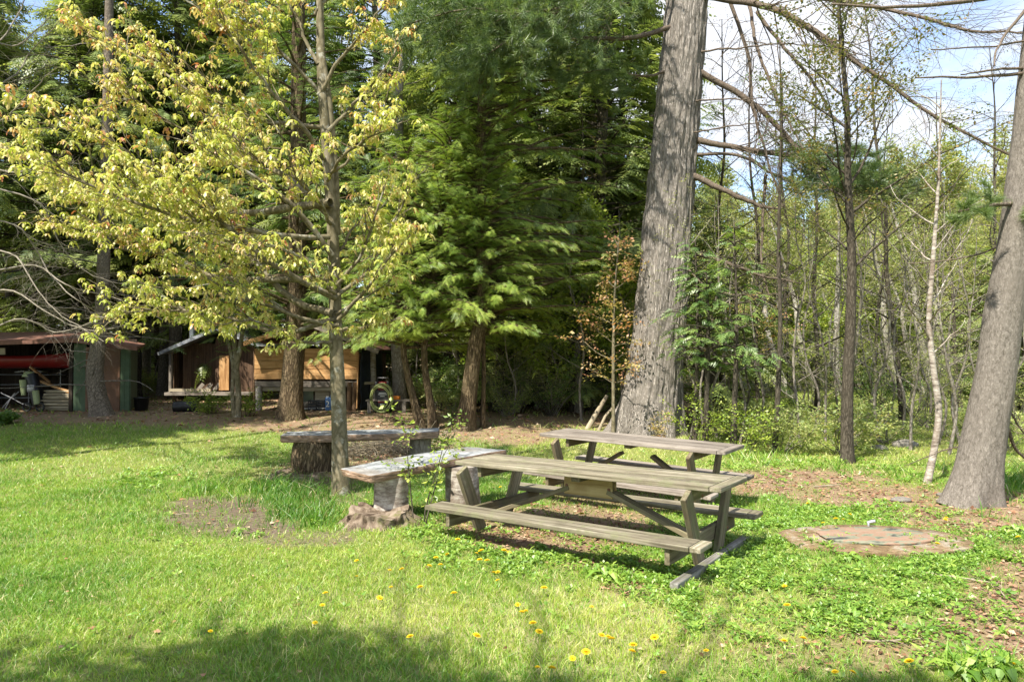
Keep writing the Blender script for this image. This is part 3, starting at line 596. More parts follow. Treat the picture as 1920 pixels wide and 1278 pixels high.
# things in the open bay
t = thing('canoe', 'red canoe hanging under the roof of the open shed bay', 'canoe', (-13.9, 20.6, 1.5)); mb = MB(); n, sd = 24, 14; V = []
for k in range(n):
    u = k / (n - 1) * 2 - 1; w = .42 * (1 - abs(u) ** 2.6) + .01; hgt = .40 + .12 * abs(u) ** 2
    for q in range(sd):
        a_ = math.pi * q / (sd - 1); V.append((-14.6 + 1.75 * u, 20.6 - w * math.cos(a_), 1.66 + (hgt - .4) - hgt * abs(math.sin(a_)) ** .6 * (.9 if 0 < q < sd - 1 else 1)))
i = np.arange(n - 1)[:, None] * sd; j = np.arange(sd - 1)[None]; mb.add(V, np.stack([i + j, i + j + 1, i + sd + j + 1, i + sd + j], -1).reshape(-1, 4)); h_ = mb.build('hull', M['red_paint'], t, (-13.9, 20.6, 1.5)); h_.modifiers.new('s', 'SOLIDIFY').thickness = .02
mb = MB(); box(mb, (-14.0, 20.6, 1.63), (.12, .76, .03)); mb.build('thwart', M['brown_board'], t, (-13.9, 20.6, 1.5)); mb = MB(); box(mb, (-15.2, 20.6, 1.63), (.12, .76, .03)); mb.build('thwart', M['brown_board'], t, (-13.9, 20.6, 1.5))
t = thing('golf_bag', 'green and black golf bag strapped on a two wheel trolley in the open shed bay', 'golf bag', (-13.75, 19.8, GS)); o2 = (-13.75, 19.8, -.1)
mb = MB(); tube(mb, [(-13.5, 19.8, .08), (-13.62, 19.85, .45), (-13.8, 19.92, .92)], [.15, .16, .17], 14); mb.build('bag', M['black_plastic'], t, o2)
mb = MB(); tube(mb, [(-13.42, 19.63, .1), (-13.50, 19.67, .48)], [.08, .09], 8); mb.build('pocket', M['bag_green'], t, o2); mb = MB(); tube(mb, [(-13.88, 19.73, .35), (-13.93, 19.78, .78)], [.06, .10], 8); mb.build('pocket', M['bag_green'], t, o2); mb = MB(); lathe(mb, (-13.85, 19.9, .88), [(.0, .16), (.12, .12), (.18, 0)], 12); mb.build('hood', M['bag_green'], t, o2)
mb = MB(); box(mb, (-13.62, 19.66, .55), (.2, .09, .22), rotz(.2)); mb.build('side_pouch', M['steel'], t, o2, bevel=.03)
for dx in (-.16, .16):
    mb = MB(); a = np.linspace(0, 6.2832, 21); cx_ = -13.5 + dx; tube(mb, np.column_stack([cx_ + .11 * np.cos(a), np.full(21, 19.55 + .08 * (dx > 0)), .03 + .11 * np.sin(a)]), .025, 6, caps=False)
    for k in range(5): tube(mb, [(cx_, 19.55 + .08 * (dx > 0), .03), (cx_ + .1 * math.cos(k * 1.256), 19.55 + .08 * (dx > 0), .03 + .1 * math.sin(k * 1.256))], .006, 4)
    mb.build('wheel', M['rubber'], t, o2)
mb = MB(); tube(mb, [(-14.5, 19.7, .42), (-14.2, 19.7, .28), (-13.95, 19.75, .12), (-13.5, 19.6, .03)], .015, 6); tube(mb, [(-14.3, 19.6, -.02), (-14.2, 19.65, .25), (-14.0, 19.7, .45)], .013, 6); tube(mb, [(-14.45, 19.7, 0.), (-14.1, 19.7, .42)], .013, 6); mb.build('trolley_frame', M['steel'], t, o2)
t = thing('lumber_pile', 'low pile of weathered boards stacked beside the green wall in the open shed bay', 'lumber', (-13.0, 20.0, GS)); mb = MB()
for k in range(13): box(mb, (-12.95 + rng.normal() * .05, 20.1 + rng.normal() * .04, GS + .03 + k * .045), (.85 + rng.random() * .25, .5 + rng.random() * .3, .03), rotz(rng.normal() * .05))
mb.build('board_stack', M['pale_board'], t, (-13.0, 20.0, GS), smooth=False)
mb = MB(); beam(mb, (-13.6, 20.0, .95), (-12.6, 19.85, .62), .12, .05); beam(mb, (-14.1, 20.3, 1.35), (-13.4, 20.1, .92), .07, .04); mb.build('loose_board', M['fresh_wood'], t, (-13.0, 20.0, GS), smooth=False)
t = thing('shelf_rack', 'dark wire shelf at the back of the open shed bay', 'shelf', (-14.6, 21.2, GS)); mb = MB()
for z_ in (.35, .75, 1.05): box(mb, (-14.7, 21.2, z_), (2.2, .5, .02))
for x_ in (-15.7, -14.6, -13.65):
    tube(mb, [(x_, 20.98, GS), (x_, 20.98, 1.2)], .015, 5)
mb.build('frame', M['steel'], t, (-14.6, 21.2, GS - .05))
t = thing('crumpled_tarp', 'pale crumpled cloth lying on the wire shelf in the shed bay', 'cloth', (-14.5, 20.7, 1.06)); mb = MB()
gx, gy = np.meshgrid(np.linspace(-14.95, -14.2, 16), np.linspace(20.85, 21.25, 9)); V = np.stack([gx, gy, 1.08 + .22 * fbm(gx * 5, gy * 5, 0, 2)], -1).reshape(-1, 3); i = np.arange(8)[:, None] * 16; j = np.arange(15)[None]
mb.add(V, np.stack([i + j, i + j + 1, i + 17 + j, i + 16 + j], -1).reshape(-1, 4)); mb.build('cloth', M['white_plastic'], t, (-14.5, 20.7, 1.06)).modifiers.new('s', 'SOLIDIFY').thickness = .01
t = thing('bucket', 'black bucket standing by the right corner of the green shed', 'bucket', (-10.62, 19.9, GS)); mb = MB(); lathe(mb, (-10.62, 19.9, GS), [(0, .01), (.17, .01), (.2, .36), (.215, .36), (.215, .385), (.19, .385), (.17, .06), (0, .06)], 20); mb.build('pail', M['black_plastic'], t, (-10.62, 19.9, GS))
mb = MB(); a = np.linspace(0, math.pi, 12); tube(mb, np.column_stack([-10.62 + .2 * np.cos(a), 19.9 + .06 * np.sin(a), GS + .38 - .14 * np.sin(a)]), .006, 4, caps=False); mb.build('handle', M['steel'], t, (-10.62, 19.9, GS))
# black plastic drum lying on the ground
pD = G(345, 772); t = thing('plastic_drum', 'black plastic drum lying on its side in front of the raised cabin', 'drum', pD); mb = MB()
prof = [(0, 0), (.15, 0), (.155, .03), (.14, .06), (.16, .1), (.16, .28), (.15, .3), (.16, .33), (.16, .52), (.14, .56), (.155, .6), (.15, .63), (.11, .63), (.10, .55), (0, .55)]
lathe(mb, (0, 0, 0), prof, 24); b_ = mb.build('barrel', M['black_plastic'], t); b_.rotation_euler = (0, math.pi / 2, .25); b_.location = (-.3, 0, .15)

# ------------------------------------------------------------------ raised cabin between the sheds
Yc = 24.; t = thing('raised_cabin', 'small raised brown cabin with a metal roof edge and stovepipe, between the two sheds', 'cabin', (-10.6, Yc, 0)); oc = (-10.6, Yc, 0)
x0, x1 = -11.75, -9.0
mb = MB(); wall_boards(mb, (x0, Yc + 1.4), (x1, Yc + 1.4), .42, 2.2, .16); wall_boards(mb, (x0, Yc + .1), (x0, Yc + 1.4), .42, 1.9, .16, out=(-1, 0, 0)); wall_boards(mb, (x0 + .25, Yc + .25), (-10.35, Yc + .28), .45, 2.1, .15); wall_boards(mb, (-10.3, Yc + .1), (x1, Yc + .1), .42, 2.3, .16); wall_boards(mb, (x1, Yc + .1), (x1, Yc + 1.4), .42, 2.3, .16)
mb.build('wall', M['brown_board'], t, oc, smooth=False)
mb = MB(); box(mb, ((x0 + x1) / 2, Yc + .6, .37), (x1 - x0 + .2, 1.9, .1)); mb.build('deck', M['grey_wood'], t, oc, smooth=False)
for x_ in (x0 + .1, -10.4, x1 - .1):
    mb = MB(); box(mb, (x_, Yc + .0, .1), (.14, .14, .44)); mb.build('pier', M['dark_wood'], t, oc, smooth=False)
mb = MB(); box(mb, (x0 + .05, Yc - .22, 1.1), (.09, .09, 1.4)); mb.build('corner_post', M['grey_wood'], t, oc, smooth=False)
mb = MB(); box(mb, (x0 + .75, Yc - .27, .50), (1.4, .06, .09)); mb.build('rail', M['pale_board'], t, oc, smooth=False)
mb = MB(); box(mb, (-9.95, Yc - .02, 1.08), (.34, .03, 1.2)); mb.build('plywood_panel', M['fresh_wood'], t, oc, smooth=False)
mb = MB()
for k in range(3): beam(mb, (-10.9 + k * .28, Yc + .02, .45), (-10.7 + k * .28, Yc + .06, .7), .12, .02, (0, 1, 0))
mb.build('lattice_board', M['grey_wood'], t, oc, smooth=False)
mb = MB(); plate(mb, [(-12.0, Yc - .45, 1.78), (-10.1, Yc - .45, 2.62), (-10.1, Yc + 1.8, 2.62), (-12.0, Yc + 1.8, 1.78)], .05); plate(mb, [(-10.1, Yc - .45, 2.62), (-8.6, Yc - .45, 2.0), (-8.6, Yc + 1.8, 2.0), (-10.1, Yc + 1.8, 2.62)], .05)
beam(mb, (-12.02, Yc - .47, 1.73), (-10.1, Yc - .47, 2.57), .03, .11); mb.build('roof', M['galv'], t, oc, smooth=False)
mb = MB(); tube(mb, [(-11.35, Yc + .6, 1.5), (-11.35, Yc + .6, 2.95)], .10, 14); lathe(mb, (-11.35, Yc + .6, 2.97), [(.16, 0), (0, .12)], 14); mb.build('stovepipe', M['galv'], t, oc)

# ------------------------------------------------------------------ slab sided wood shed in the middle
Yw = 20.; xw0, xw1 = X_(478, Yw), X_(672, Yw); zpx = lambda py, Y: float(P(960, py, Y)[2]); ow = ((xw0 + xw1) / 2, Yw, GS)
t = thing('board_shed', 'shed fronted with fresh orange brown boards, behind the slim maple and the thick hemlock trunk', 'shed', ow)
mb = MB(); za, zb = zpx(711, Yw), zpx(653, Yw); hs = np.array([.34, .27, .39]) * (zb - za); z_ = za
for h in hs: box(mb, ((xw0 + xw1) / 2, Yw - .02 * rng.random(), z_ + h / 2), (xw1 - xw0, .03, h - .012)); z_ += h
mb.build('front_boards', M['fresh_wood'], t, ow, smooth=False, bevel=.004)
mb = MB(); box(mb, ((xw0 + xw1) / 2, Yw + .0, zpx(719.5, Yw)), (xw1 - xw0 - .04, .06, .16)); mb.build('sill_board', M['grey_wood'], t, ow, smooth=False)
mb = MB(); box(mb, (xw0 + 1.25, Yw + .06, zpx(729, Yw)), (2.1, .04, .12)); mb.build('second_board', M['pale_board'], t, ow, smooth=False)
mb = MB(); tube(mb, [(X_(487, Yw), Yw - .03, GS - .03), (X_(486.5, Yw), Yw - .02, zpx(724, Yw))], [.092, .088], 14); mb.build('birch_post', M['birch_bark'], t, ow)
for px_, r_ in ((655, .075), (665, .08)):
    mb = MB(); tube(mb, [(X_(px_, Yw), Yw, GS - .03), (X_(px_, Yw) + .02, Yw, zpx(716, Yw))], [r_, r_ * .9], 12); mb.build('log_post', M['log'], t, ow)
mb = MB(); tube(mb, [(X_(477, Yw), Yw + .02, GS), (X_(477, Yw), Yw + .02, zpx(632, Yw))], .035, 8); mb.build('corner_pole', M['log'], t, ow)
mb = MB(); tube(mb, [(X_(671, Yw), Yw - .1, zpx(765, Yw)), (X_(673.5, Yw), Yw - .08, zpx(660, Yw))], .022, 8); mb.build('orange_pole', M['fresh_wood'], t, ow)
mb = MB()
for y_, wv in ((Yw + .05, 0), ): pass
gx, gz_ = np.meshgrid(np.linspace(0, 1, 14), np.linspace(0, 1, 20)); V = np.stack([xw1 + .05 + .34 * gx, Yw + .1 + 1.5 * gx + .05 * np.sin(gz_ * 9), GS + (zpx(656, Yw) - GS) * gz_], -1).reshape(-1, 3)
V[:, 0] += (fbm(V[:, 2] * 4, V[:, 1] * 3, 0, 3) - .5) * .08; i = np.arange(19)[:, None] * 14; j = np.arange(13)[None]; mb.add(V, np.stack([i + j, i + j + 1, i + 15 + j, i + 14 + j], -1).reshape(-1, 4)); mb.build('side_tarp', M['tarp'], t, ow).modifiers.new('s', 'SOLIDIFY').thickness = .008
mb = MB(); wall_boards(mb, (xw0, Yw + 2.2), (xw1 + .4, Yw + 2.2), GS, 1.75, .25); wall_boards(mb, (xw0, Yw + .1), (xw0, Yw + 2.2), .5, 1.95, .22, out=(-1, 0, 0)); mb.build('back_wall', M['dark_wood'], t, ow, smooth=False)
mb = MB(); tube(mb, [(X_(701, Yw + .8), Yw + .8, GS), (X_(699, Yw + .8), Yw + .8, 1.9)], [.10, .09], 12); mb.build('corner_birch_post', M['birch_bark'], t, ow)
mb = MB(); beam(mb, (xw1 + .1, Yw + .3, zpx(719, Yw)), (X_(702, Yw), Yw + .7, zpx(719, Yw)), .06, .07); mb.build('side_rail', M['pale_board'], t, ow, smooth=False)
ap = (X_(588, Yw), Yw, zpx(604, Yw)); lf, rt = (X_(468, Yw), Yw, zpx(640, Yw)), (X_(716, Yw), Yw, zpx(655, Yw))
mb = MB()
for a_, b_ in ((lf, ap), (ap, rt)):
    n = 7
    for k in range(n):
        y0, y1 = Yw - .45 + k * .45, Yw - .45 + (k + 1) * .45 - .01; plate(mb, [(a_[0], y0, a_[2]), (b_[0], y0, b_[2]), (b_[0], y1, b_[2]), (a_[0], y1, a_[2])], .03)
mb.build('roof', M['rust_roof'], t, ow, smooth=False)
for a_, b_ in ((lf, ap), (ap, rt)):
    mb = MB(); beam(mb, (a_[0], Yw - .47, a_[2] - .07), (b_[0], Yw - .47, b_[2] - .07), .035, .13); mb.build('barge_board', M['fresh_wood'] if a_ is lf else M['grey_wood'], t, ow, smooth=False)
mb = MB()
for px_ in (482, 540, 600, 660): box(mb, (X_(px_, Yw), Yw + .08, (zb + (zpx(604 + abs(px_ - 588) * .35, Yw))) / 2 - .12), (.07, .07, zpx(604 + abs(px_ - 588) * .35, Yw) - zb))
mb.build('gable_stud', M['dark_wood'], t, ow, smooth=False)
for px_, w_, m_ in ((575, .42, 'glass_dark'), (605, .42, 'pale_board')):
    q = thing('window_sash' if m_ == 'glass_dark' else 'plywood_sheet', 'old grey glass pane leaning under the board shed' if m_ == 'glass_dark' else 'pale plywood sheet leaning under the board shed', 'pane' if m_ == 'glass_dark' else 'plywood', (X_(px_, Yw + .4), Yw + .4, .3))
    mb = MB(); box(mb, (0, 0, zpx(744, Yw) - .3), (w_, .02, .36)); mb.build('panel', M[m_], q, smooth=False)
    mb = MB(); box(mb, (0, .03, zpx(744, Yw) - .3), (w_ + .06, .02, .42)); box(mb, (0, .04, -.1), (.05, .03, .7)); mb.build('backing_frame', M['dark_wood'], q, smooth=False)
oj = (X_(619, Yw - .1), Yw - .1, GS); q = thing('jerry_can', 'blue plastic jerry can with a white 2 under the board shed', 'jerry can', oj); mb = MB(); box(mb, (0, 0, .20), (.24, .18, .38)); mb.build('can_body', M['blue_plastic'], q, bevel=.03)
mb = MB(); tube(mb, [(-.06, 0, .37), (-.06, 0, .42)], .035, 10); mb.build('cap', M['white_plastic'], q); mb = MB(); tube(mb, [(.0, 0, .38), (.02, 0, .43), (.09, 0, .43), (.11, 0, .37)], .014, 6); mb.build('handle', M['blue_plastic'], q)
fc = bpy.data.curves.new('digit', 'FONT'); fc.body = '2'; fc.size = .24; fc.align_x = 'CENTER'; fc.extrude = .003; fo = bpy.data.objects.new('digit', fc); C.objects.link(fo); fo.parent = q; fo.location = (-.04, -.094, .12); fo.rotation_euler = (math.pi / 2, 0, 0); fc.materials.append(M['white_plastic'])
dm = bpy.data.meshes.new_from_object(fo.evaluated_get(bpy.context.evaluated_depsgraph_get())); bpy.data.objects.remove(fo); f2 = bpy.data.objects.new('digit', dm); C.objects.link(f2); f2.parent = q; f2.location = (-.04, -.094, .12); f2.rotation_euler = (math.pi / 2, 0, 0)
for k, (px_, c_) in enumerate(((588, 'black crate on the ground left of the jerry can'), (603, 'black crate directly beside the blue jerry can'))):
    oq = (X_(px_, Yw), Yw + .02, GS); q = thing('plastic_crate', c_, 'crate', oq, group='black crates under the shed'); mb = MB()
    for z_ in (.03, .11, .19, .27):
        for s_ in (-1, 1): box(mb, (0, s_ * .12, z_), (.22, .01, .05)); box(mb, (s_ * .11, 0, z_), (.01, .25, .05))
    for sx_ in (-1, 1):
        for sy_ in (-1, 1): box(mb, (sx_ * .11, sy_ * .12, .15), (.022, .022, .29))
    mb.build('crate_frame', M['black_plastic'], q, smooth=False)
q = thing('plastic_table', 'small white plastic folding table under the board shed', 'table', (X_(583, Yw), Yw + .25, GS)); mb = MB(); box(mb, (0, 0, zpx(766, Yw) - GS), (.82, .4, .025)); mb.build('tabletop', M['white_plastic'], q, bevel=.006)
for x_ in (-.36, .36):
    mb = MB(); tube(mb, [(x_, -.15, 0), (x_, -.12, zpx(766, Yw) - GS - .012)], .018, 6); mb.build('leg', M['white_plastic'], q)
q = thing('rag_heap', 'heap of crumpled pale rags on the white plastic table', 'rags', (X_(572, Yw), Yw + .2, zpx(764.5, Yw))); mb = MB(); lathe(mb, (0, 0, 0), [(.01, .0), (.26, .0), (.24, .08), (.12, .15), (0, .17)], 30, 0, 0, .6, 1, .5, 3); mb.build('rags', M['grey_wood'], q)

# work bench with hose, generator and tool
Yb = 19.2; ob = (X_(727, Yb), Yb, GS); ztop = zpx(749, Yb); q = thing('work_bench', 'rough plank work bench right of the board shed', 'bench', ob); mb = MB(); box(mb, (X_(728, Yb) - ob[0], .2, ztop - GS - .02), (1.22, .5, .04)); mb.build('bench_top', M['grey_wood'], q, smooth=False)
for px_, y_ in ((693, 0), (758, 0), (697, .4), (752, .4)):
    mb = MB(); box(mb, (X_(px_, Yb) - ob[0], y_, (ztop - GS) / 2 - .03), (.10, .08, ztop - GS - .05)); mb.build('leg', M['grey_wood'], q, smooth=False)
q = thing('generator', 'red machine with black side housings on the work bench', 'machine', (X_(716, Yb), Yb + .2, ztop)); mb = MB(); box(mb, (0, 0, .26), (.24, .3, .46)); mb.build('red_housing', M['red_paint'], q, bevel=.04)
for s_ in (-1, 1):
    mb = MB(); box(mb, (s_ * .16, 0, .25), (.075, .32, .5)); mb.build('side_housing', M['black_plastic'], q, bevel=.015)
mb = MB(); tube(mb, [(-.15, 0, .5), (-.15, 0, .60), (.15, 0, .60), (.15, 0, .5)], .014, 6); mb.build('handle', M['steel'], q)
q = thing('power_tool_case', 'orange tool case lying on the work bench', 'tool case', (X_(738, Yb), Yb + .08, ztop)); mb = MB(); box(mb, (0, 0, .05), (.34, .2, .1)); mb.build('case', M['orange_plastic'], q, bevel=.02)
mb = MB(); tube(mb, [(-.06, 0, .1), (-.05, 0, .14), (.05, 0, .14), (.06, 0, .1)], .011, 6); mb.build('handle', M['black_plastic'], q)
q = thing('pressure_washer', 'black machine with pale stripes and a red band behind the hose coil', 'machine', (X_(718, Yb), Yb + .1, GS)); mb = MB(); box(mb, (0, 0, .33), (.34, .26, .58)); mb.build('housing', M['black_plastic'], q, bevel=.03)
for z_, w_, m_ in ((.55, .2, 'white_plastic'), (.51, .24, 'white_plastic'), (.46, .12, 'white_plastic'), (.32, .24, 'red_paint'), (.23, .13, 'white_plastic')):
    mb = MB(); box(mb, (0, -.134, z_), (w_, .012, .022 if m_[0] == 'w' else .07)); mb.build('stripe', M[m_], q, bevel=.004)
for s_ in (-1, 1):
    mb = MB(); a = np.linspace(0, 6.2832, 19); tube(mb, np.column_stack([np.full(19, s_ * .2), .10 * np.cos(a), .10 + .09 * np.sin(a)]), .03, 6, caps=False); mb.build('wheel', M['rubber'], q)
q = thing('hose_coil', 'yellow green garden hose coil hanging off the front of the work bench', 'hose', (X_(717, Yb), Yb - .12, GS)); mb = MB(); pts = []
for k in range(7 * 24):
    a_ = k / 24 * 6.2832; rr = .30 + .05 * math.sin(k * .045) + .02 * math.sin(k * .31); pts.append((rr * math.cos(a_) * .9 + .01 * math.sin(k * .1), -.03 - .008 * math.sin(k * .21) - k * .0002, .42 + rr * 1.15 * math.sin(a_)))
tube(mb, pts, .0125, 5); mb.build('hose_loops', M['hose'], q)
# survey stake with pink ribbon, rocks
pS = G(281, 722); q = thing('marker_stake', 'thin stake with a faded pink tip standing behind the path', 'stake', pS); mb = MB(); box(mb, (0, 0, .5), (.045, .03, 1.0)); mb.build('stick', M['pale_board'], q); mb = MB(); box(mb, (0, 0, 1.02), (.07, .05, .25)); mb.build('ribbon', plain('pink', (.7, .22, .18)), q)
def rock(label, p, r, seed, flat=.6):
    q = MB(); lathe(q, (0, 0, 0), [(.02, -.3), (.7, -.25), (1, .1), (.85, .5), (.5, .8), (.02, .95)], 24, 0, 0, .35, 1, .8, seed); o = q.build('rock', M['rock']); o.location = tuple(map(float, p)); o.scale = (r, r, r * flat); tag(o, label, 'rock')
rock('large pale boulder half hidden in the brush right of the slim tree', G(1697, 838), .24, 1, .7); rock('small grey rock left of the large pale boulder', G(1648, 842), .16, 2); rock('flat grey stone lying left of the leaning trunk', G(1690, 938), .13, 4, .4)
rock('pale stone by the foot of the leaning trunk', G(1768, 928), .09, 5, .4)

# ------------------------------------------------------------------ trees
def LOC(px, py, Y=None):
    p = G(px, py) if Y is None else A([X_(px, Y), Y, 0]); p[2] = float(gz(p[0], p[1])); return p
def pxpath(pts, Y):
    """list of (px,py[,Y]) in the photograph -> points at that distance"""
    return A([P(q[0], q[1], q[2] if len(q) > 2 else Y) for q in pts])

# --- the yellow-green maple
base = LOC(641, 925); Ym = base[1]; t = thing('maple_tree', 'slim maple with yellow-green spring leaves and a mottled trunk between the stone benches', 'tree', base)
tr = pxpath([(641, 935), (638, 860), (634, 740), (628, 640), (624, 520), (618, 400), (606, 260), (595, 130), (588, 0), (584, -150), (590, -330)], Ym); tr[:, 1] += A([0, 0, 0, .05, .1, .1, .15, .2, .3, .4, .5])
wood = MB(); trunk_mesh(wood, tr, A([32, 29, 27, 24.5, 22, 20, 19, 17, 14, 10, 5]) / 2 * 1.02 * Ym / F, 70, 18, .45, 2, .04, 5, .22, .06)
lead2 = pxpath([(630, 440), (628, 330), (618, 200), (604, 90), (602, -40), (625, -200)], Ym + .2); tube(wood, spline(lead2, 20), np.linspace(.06, .02, 20), 8)
pos, dirs, rr = [], [], []
def leaves_on(q, step, t0=.25):
    n = max(2, int(np.linalg.norm(q[-1] - q[0]) * (1 - t0) / step)); ts = t0 + (1 - t0) * (np.arange(n) + rng.random(n)) / n; p, d = along(q, np.clip(ts, 0, 1)); pos.append(p + rng.normal(size=p.shape) * [.08, .08, .03]); dirs.append(d); rr.append(ts)
heads = [ # hand placed main limbs: photo pixels with distance
 [(632, 610, 9.), (560, 590, 8.8), (505, 567, 8.6), (450, 548, 8.4), (380, 505, 8.1), (290, 470, 7.9)],
 [(628, 590, 9.), (540, 560, 9.3), (470, 480, 9.4), (380, 440, 9.6), (250, 380, 9.8), (120, 340, 10.)],
 [(622, 480, 9.), (560, 400, 8.7), (480, 340, 8.4), (420, 305, 8.2), (320, 235, 8.), (200, 180, 7.8)],
 [(616, 400, 9.1), (540, 330, 9.4), (470, 290, 9.6), (380, 200, 9.8), (250, 110, 10.), (150, 70, 10.)],
 [(610, 300, 9.1), (560, 230, 8.7), (490, 140, 8.5), (430, 60, 8.3), (340, -10, 8.2)],
 [(598, 170, 9.2), (530, 90, 9.0), (470, 30, 8.8), (400, -60, 8.6)],
 [(604, 240, 9.2), (500, 230, 9.), (380, 170, 8.7), (260, 60, 8.4)],
 [(620, 440, 9.), (500, 430, 8.4), (330, 400, 7.9), (150, 330, 7.6), (40, 270, 7.4)],
 [(630, 560, 9.), (520, 510, 8.4), (380, 400, 8.), (230, 290, 7.8), (90, 240, 7.6)],
 [(628, 600, 9.), (520, 620, 9.), (400, 580, 9.), (280, 570, 9.), (200, 590, 9.)],
 [(618, 380, 9.), (450, 400, 9.8), (300, 370, 10.3), (160, 380, 10.6), (60, 300, 10.8)],
 [(625, 540, 9.), (680, 480, 8.9), (720, 390, 8.8), (745, 320, 8.7)], [(630, 590, 9.), (680, 560, 9.1), (730, 520, 9.2)], [(612, 330, 9.1), (670, 270, 9.0), (720, 180, 8.9)],
 [(634, 600, 9.), (690, 530, 8.6), (740, 470, 8.4), (770, 440, 8.3)], [(630, 560, 9.), (690, 500, 9.4), (740, 400, 9.6), (770, 330, 9.7)], [(620, 640, 9.), (560, 640, 8.7), (480, 600, 8.4), (400, 610, 8.2)], [(606, 260, 9.1), (660, 200, 9.4), (730, 120, 9.6), (760, 60, 9.7)], [(612, 340, 9.), (640, 300, 8.4), (690, 260, 8.2), (740, 240, 8.)], [(622, 520, 9.), (420, 520, 9.6), (260, 450, 10.), (130, 430, 10.3)],
 [(600, 180, 9.2), (650, 110, 9.1), (710, 40, 9.), (760, -40, 9.)], [(632, 620, 9.), (700, 610, 8.8), (760, 590, 8.7)], [(622, 500, 9.), (680, 420, 9.6), (740, 440, 9.9)],
 [(596, 120, 9.2), (540, 10, 9.4), (480, -90, 9.5)], [(590, 30, 9.3), (640, -40, 9.3), (690, -120, 9.3)], [(620, 420, 9.), (600, 380, 8.2), (560, 330, 7.7), (530, 250, 7.4)], [(626, 550, 9.), (600, 530, 8.3), (560, 480, 7.9), (480, 450, 7.6)]]
for h in heads:
    L = A([P(*q) for q in h]); q = spline(L, 18) + np.cumsum(rng.normal(size=(18, 3)) * .012, 0); ln_ = np.linalg.norm(q[-1] - q[0]); r0 = .012 + .009 * ln_; tube(wood, q, np.linspace(r0, .006, 18), 6, caps=False)
    left = h[-1][0] < 560
    for k in range(int(ln_ * (8.5 if left else 7.0))):
        tt = .22 + .78 * rng.random(); p, d = along(q, tt); l = (1.25 - .7 * tt) * (.5 + .5 * rng.random()) * min(1.2, ln_ * .42)
        s1 = limb(p[0], side_dir(d[0], .5 + .4 * rng.random(), rng.choice([0, math.pi]) + rng.normal() * .45) + A([0, 0, .12]), l, 6, .13, .03); tube(wood, s1, np.linspace(.009, .003, 7), 4, caps=False); leaves_on(s1, .09, .2)
        for m_ in range(2):
            p2, d2 = along(s1, .3 + .6 * rng.random()); s2 = limb(p2[0], side_dir(d2[0], .8, rng.choice([0, math.pi]) + rng.normal() * .4), l * .45, 4, .15, .02); tube(wood, s2, np.linspace(.005, .002, 5), 3, caps=False); leaves_on(s2, .09, .2)
    leaves_on(q, .12, .45)
wood.build('trunk', M['smooth_bark'], t, base)
pos, dirs = np.concatenate(pos), np.concatenate(dirs); px_, py_ = proj(pos[:, 0], pos[:, 1], pos[:, 2])
keep = (rng.random(len(pos)) < np.where(px_ > 640, .82, .80)) & (py_ < 655) & (rng.random(len(pos)) < np.clip(.45 + fbm(pos[:, 0] * 1.6, pos[:, 1] * 1.6, pos[:, 2] * 2.2, 31), 0, 1)); pos, dirs = pos[keep], dirs[keep]
hd = dirs * [1, 1, 0] + rng.normal(size=dirs.shape) * [.3, .3, .1]
hue = np.clip(.36 + .32 * fbm(pos[:, 0], pos[:, 1], pos[:, 2] * 1.4, 5) + .10 * (pos[:, 2] - 2.5) / 3 + .12 * rng.normal(size=len(pos)), .0, .97)
lf_ = MB(); put(lf_, MAPLE, pos, hd, unit(A([0, 0, 1.]) + rng.normal(size=pos.shape) * .16), .56 + .42 * rng.random(len(pos)), hue, .22); lf_.build('crown', M['maple_leaf'], t, base, smooth=False)
print('maple clusters', len(pos))

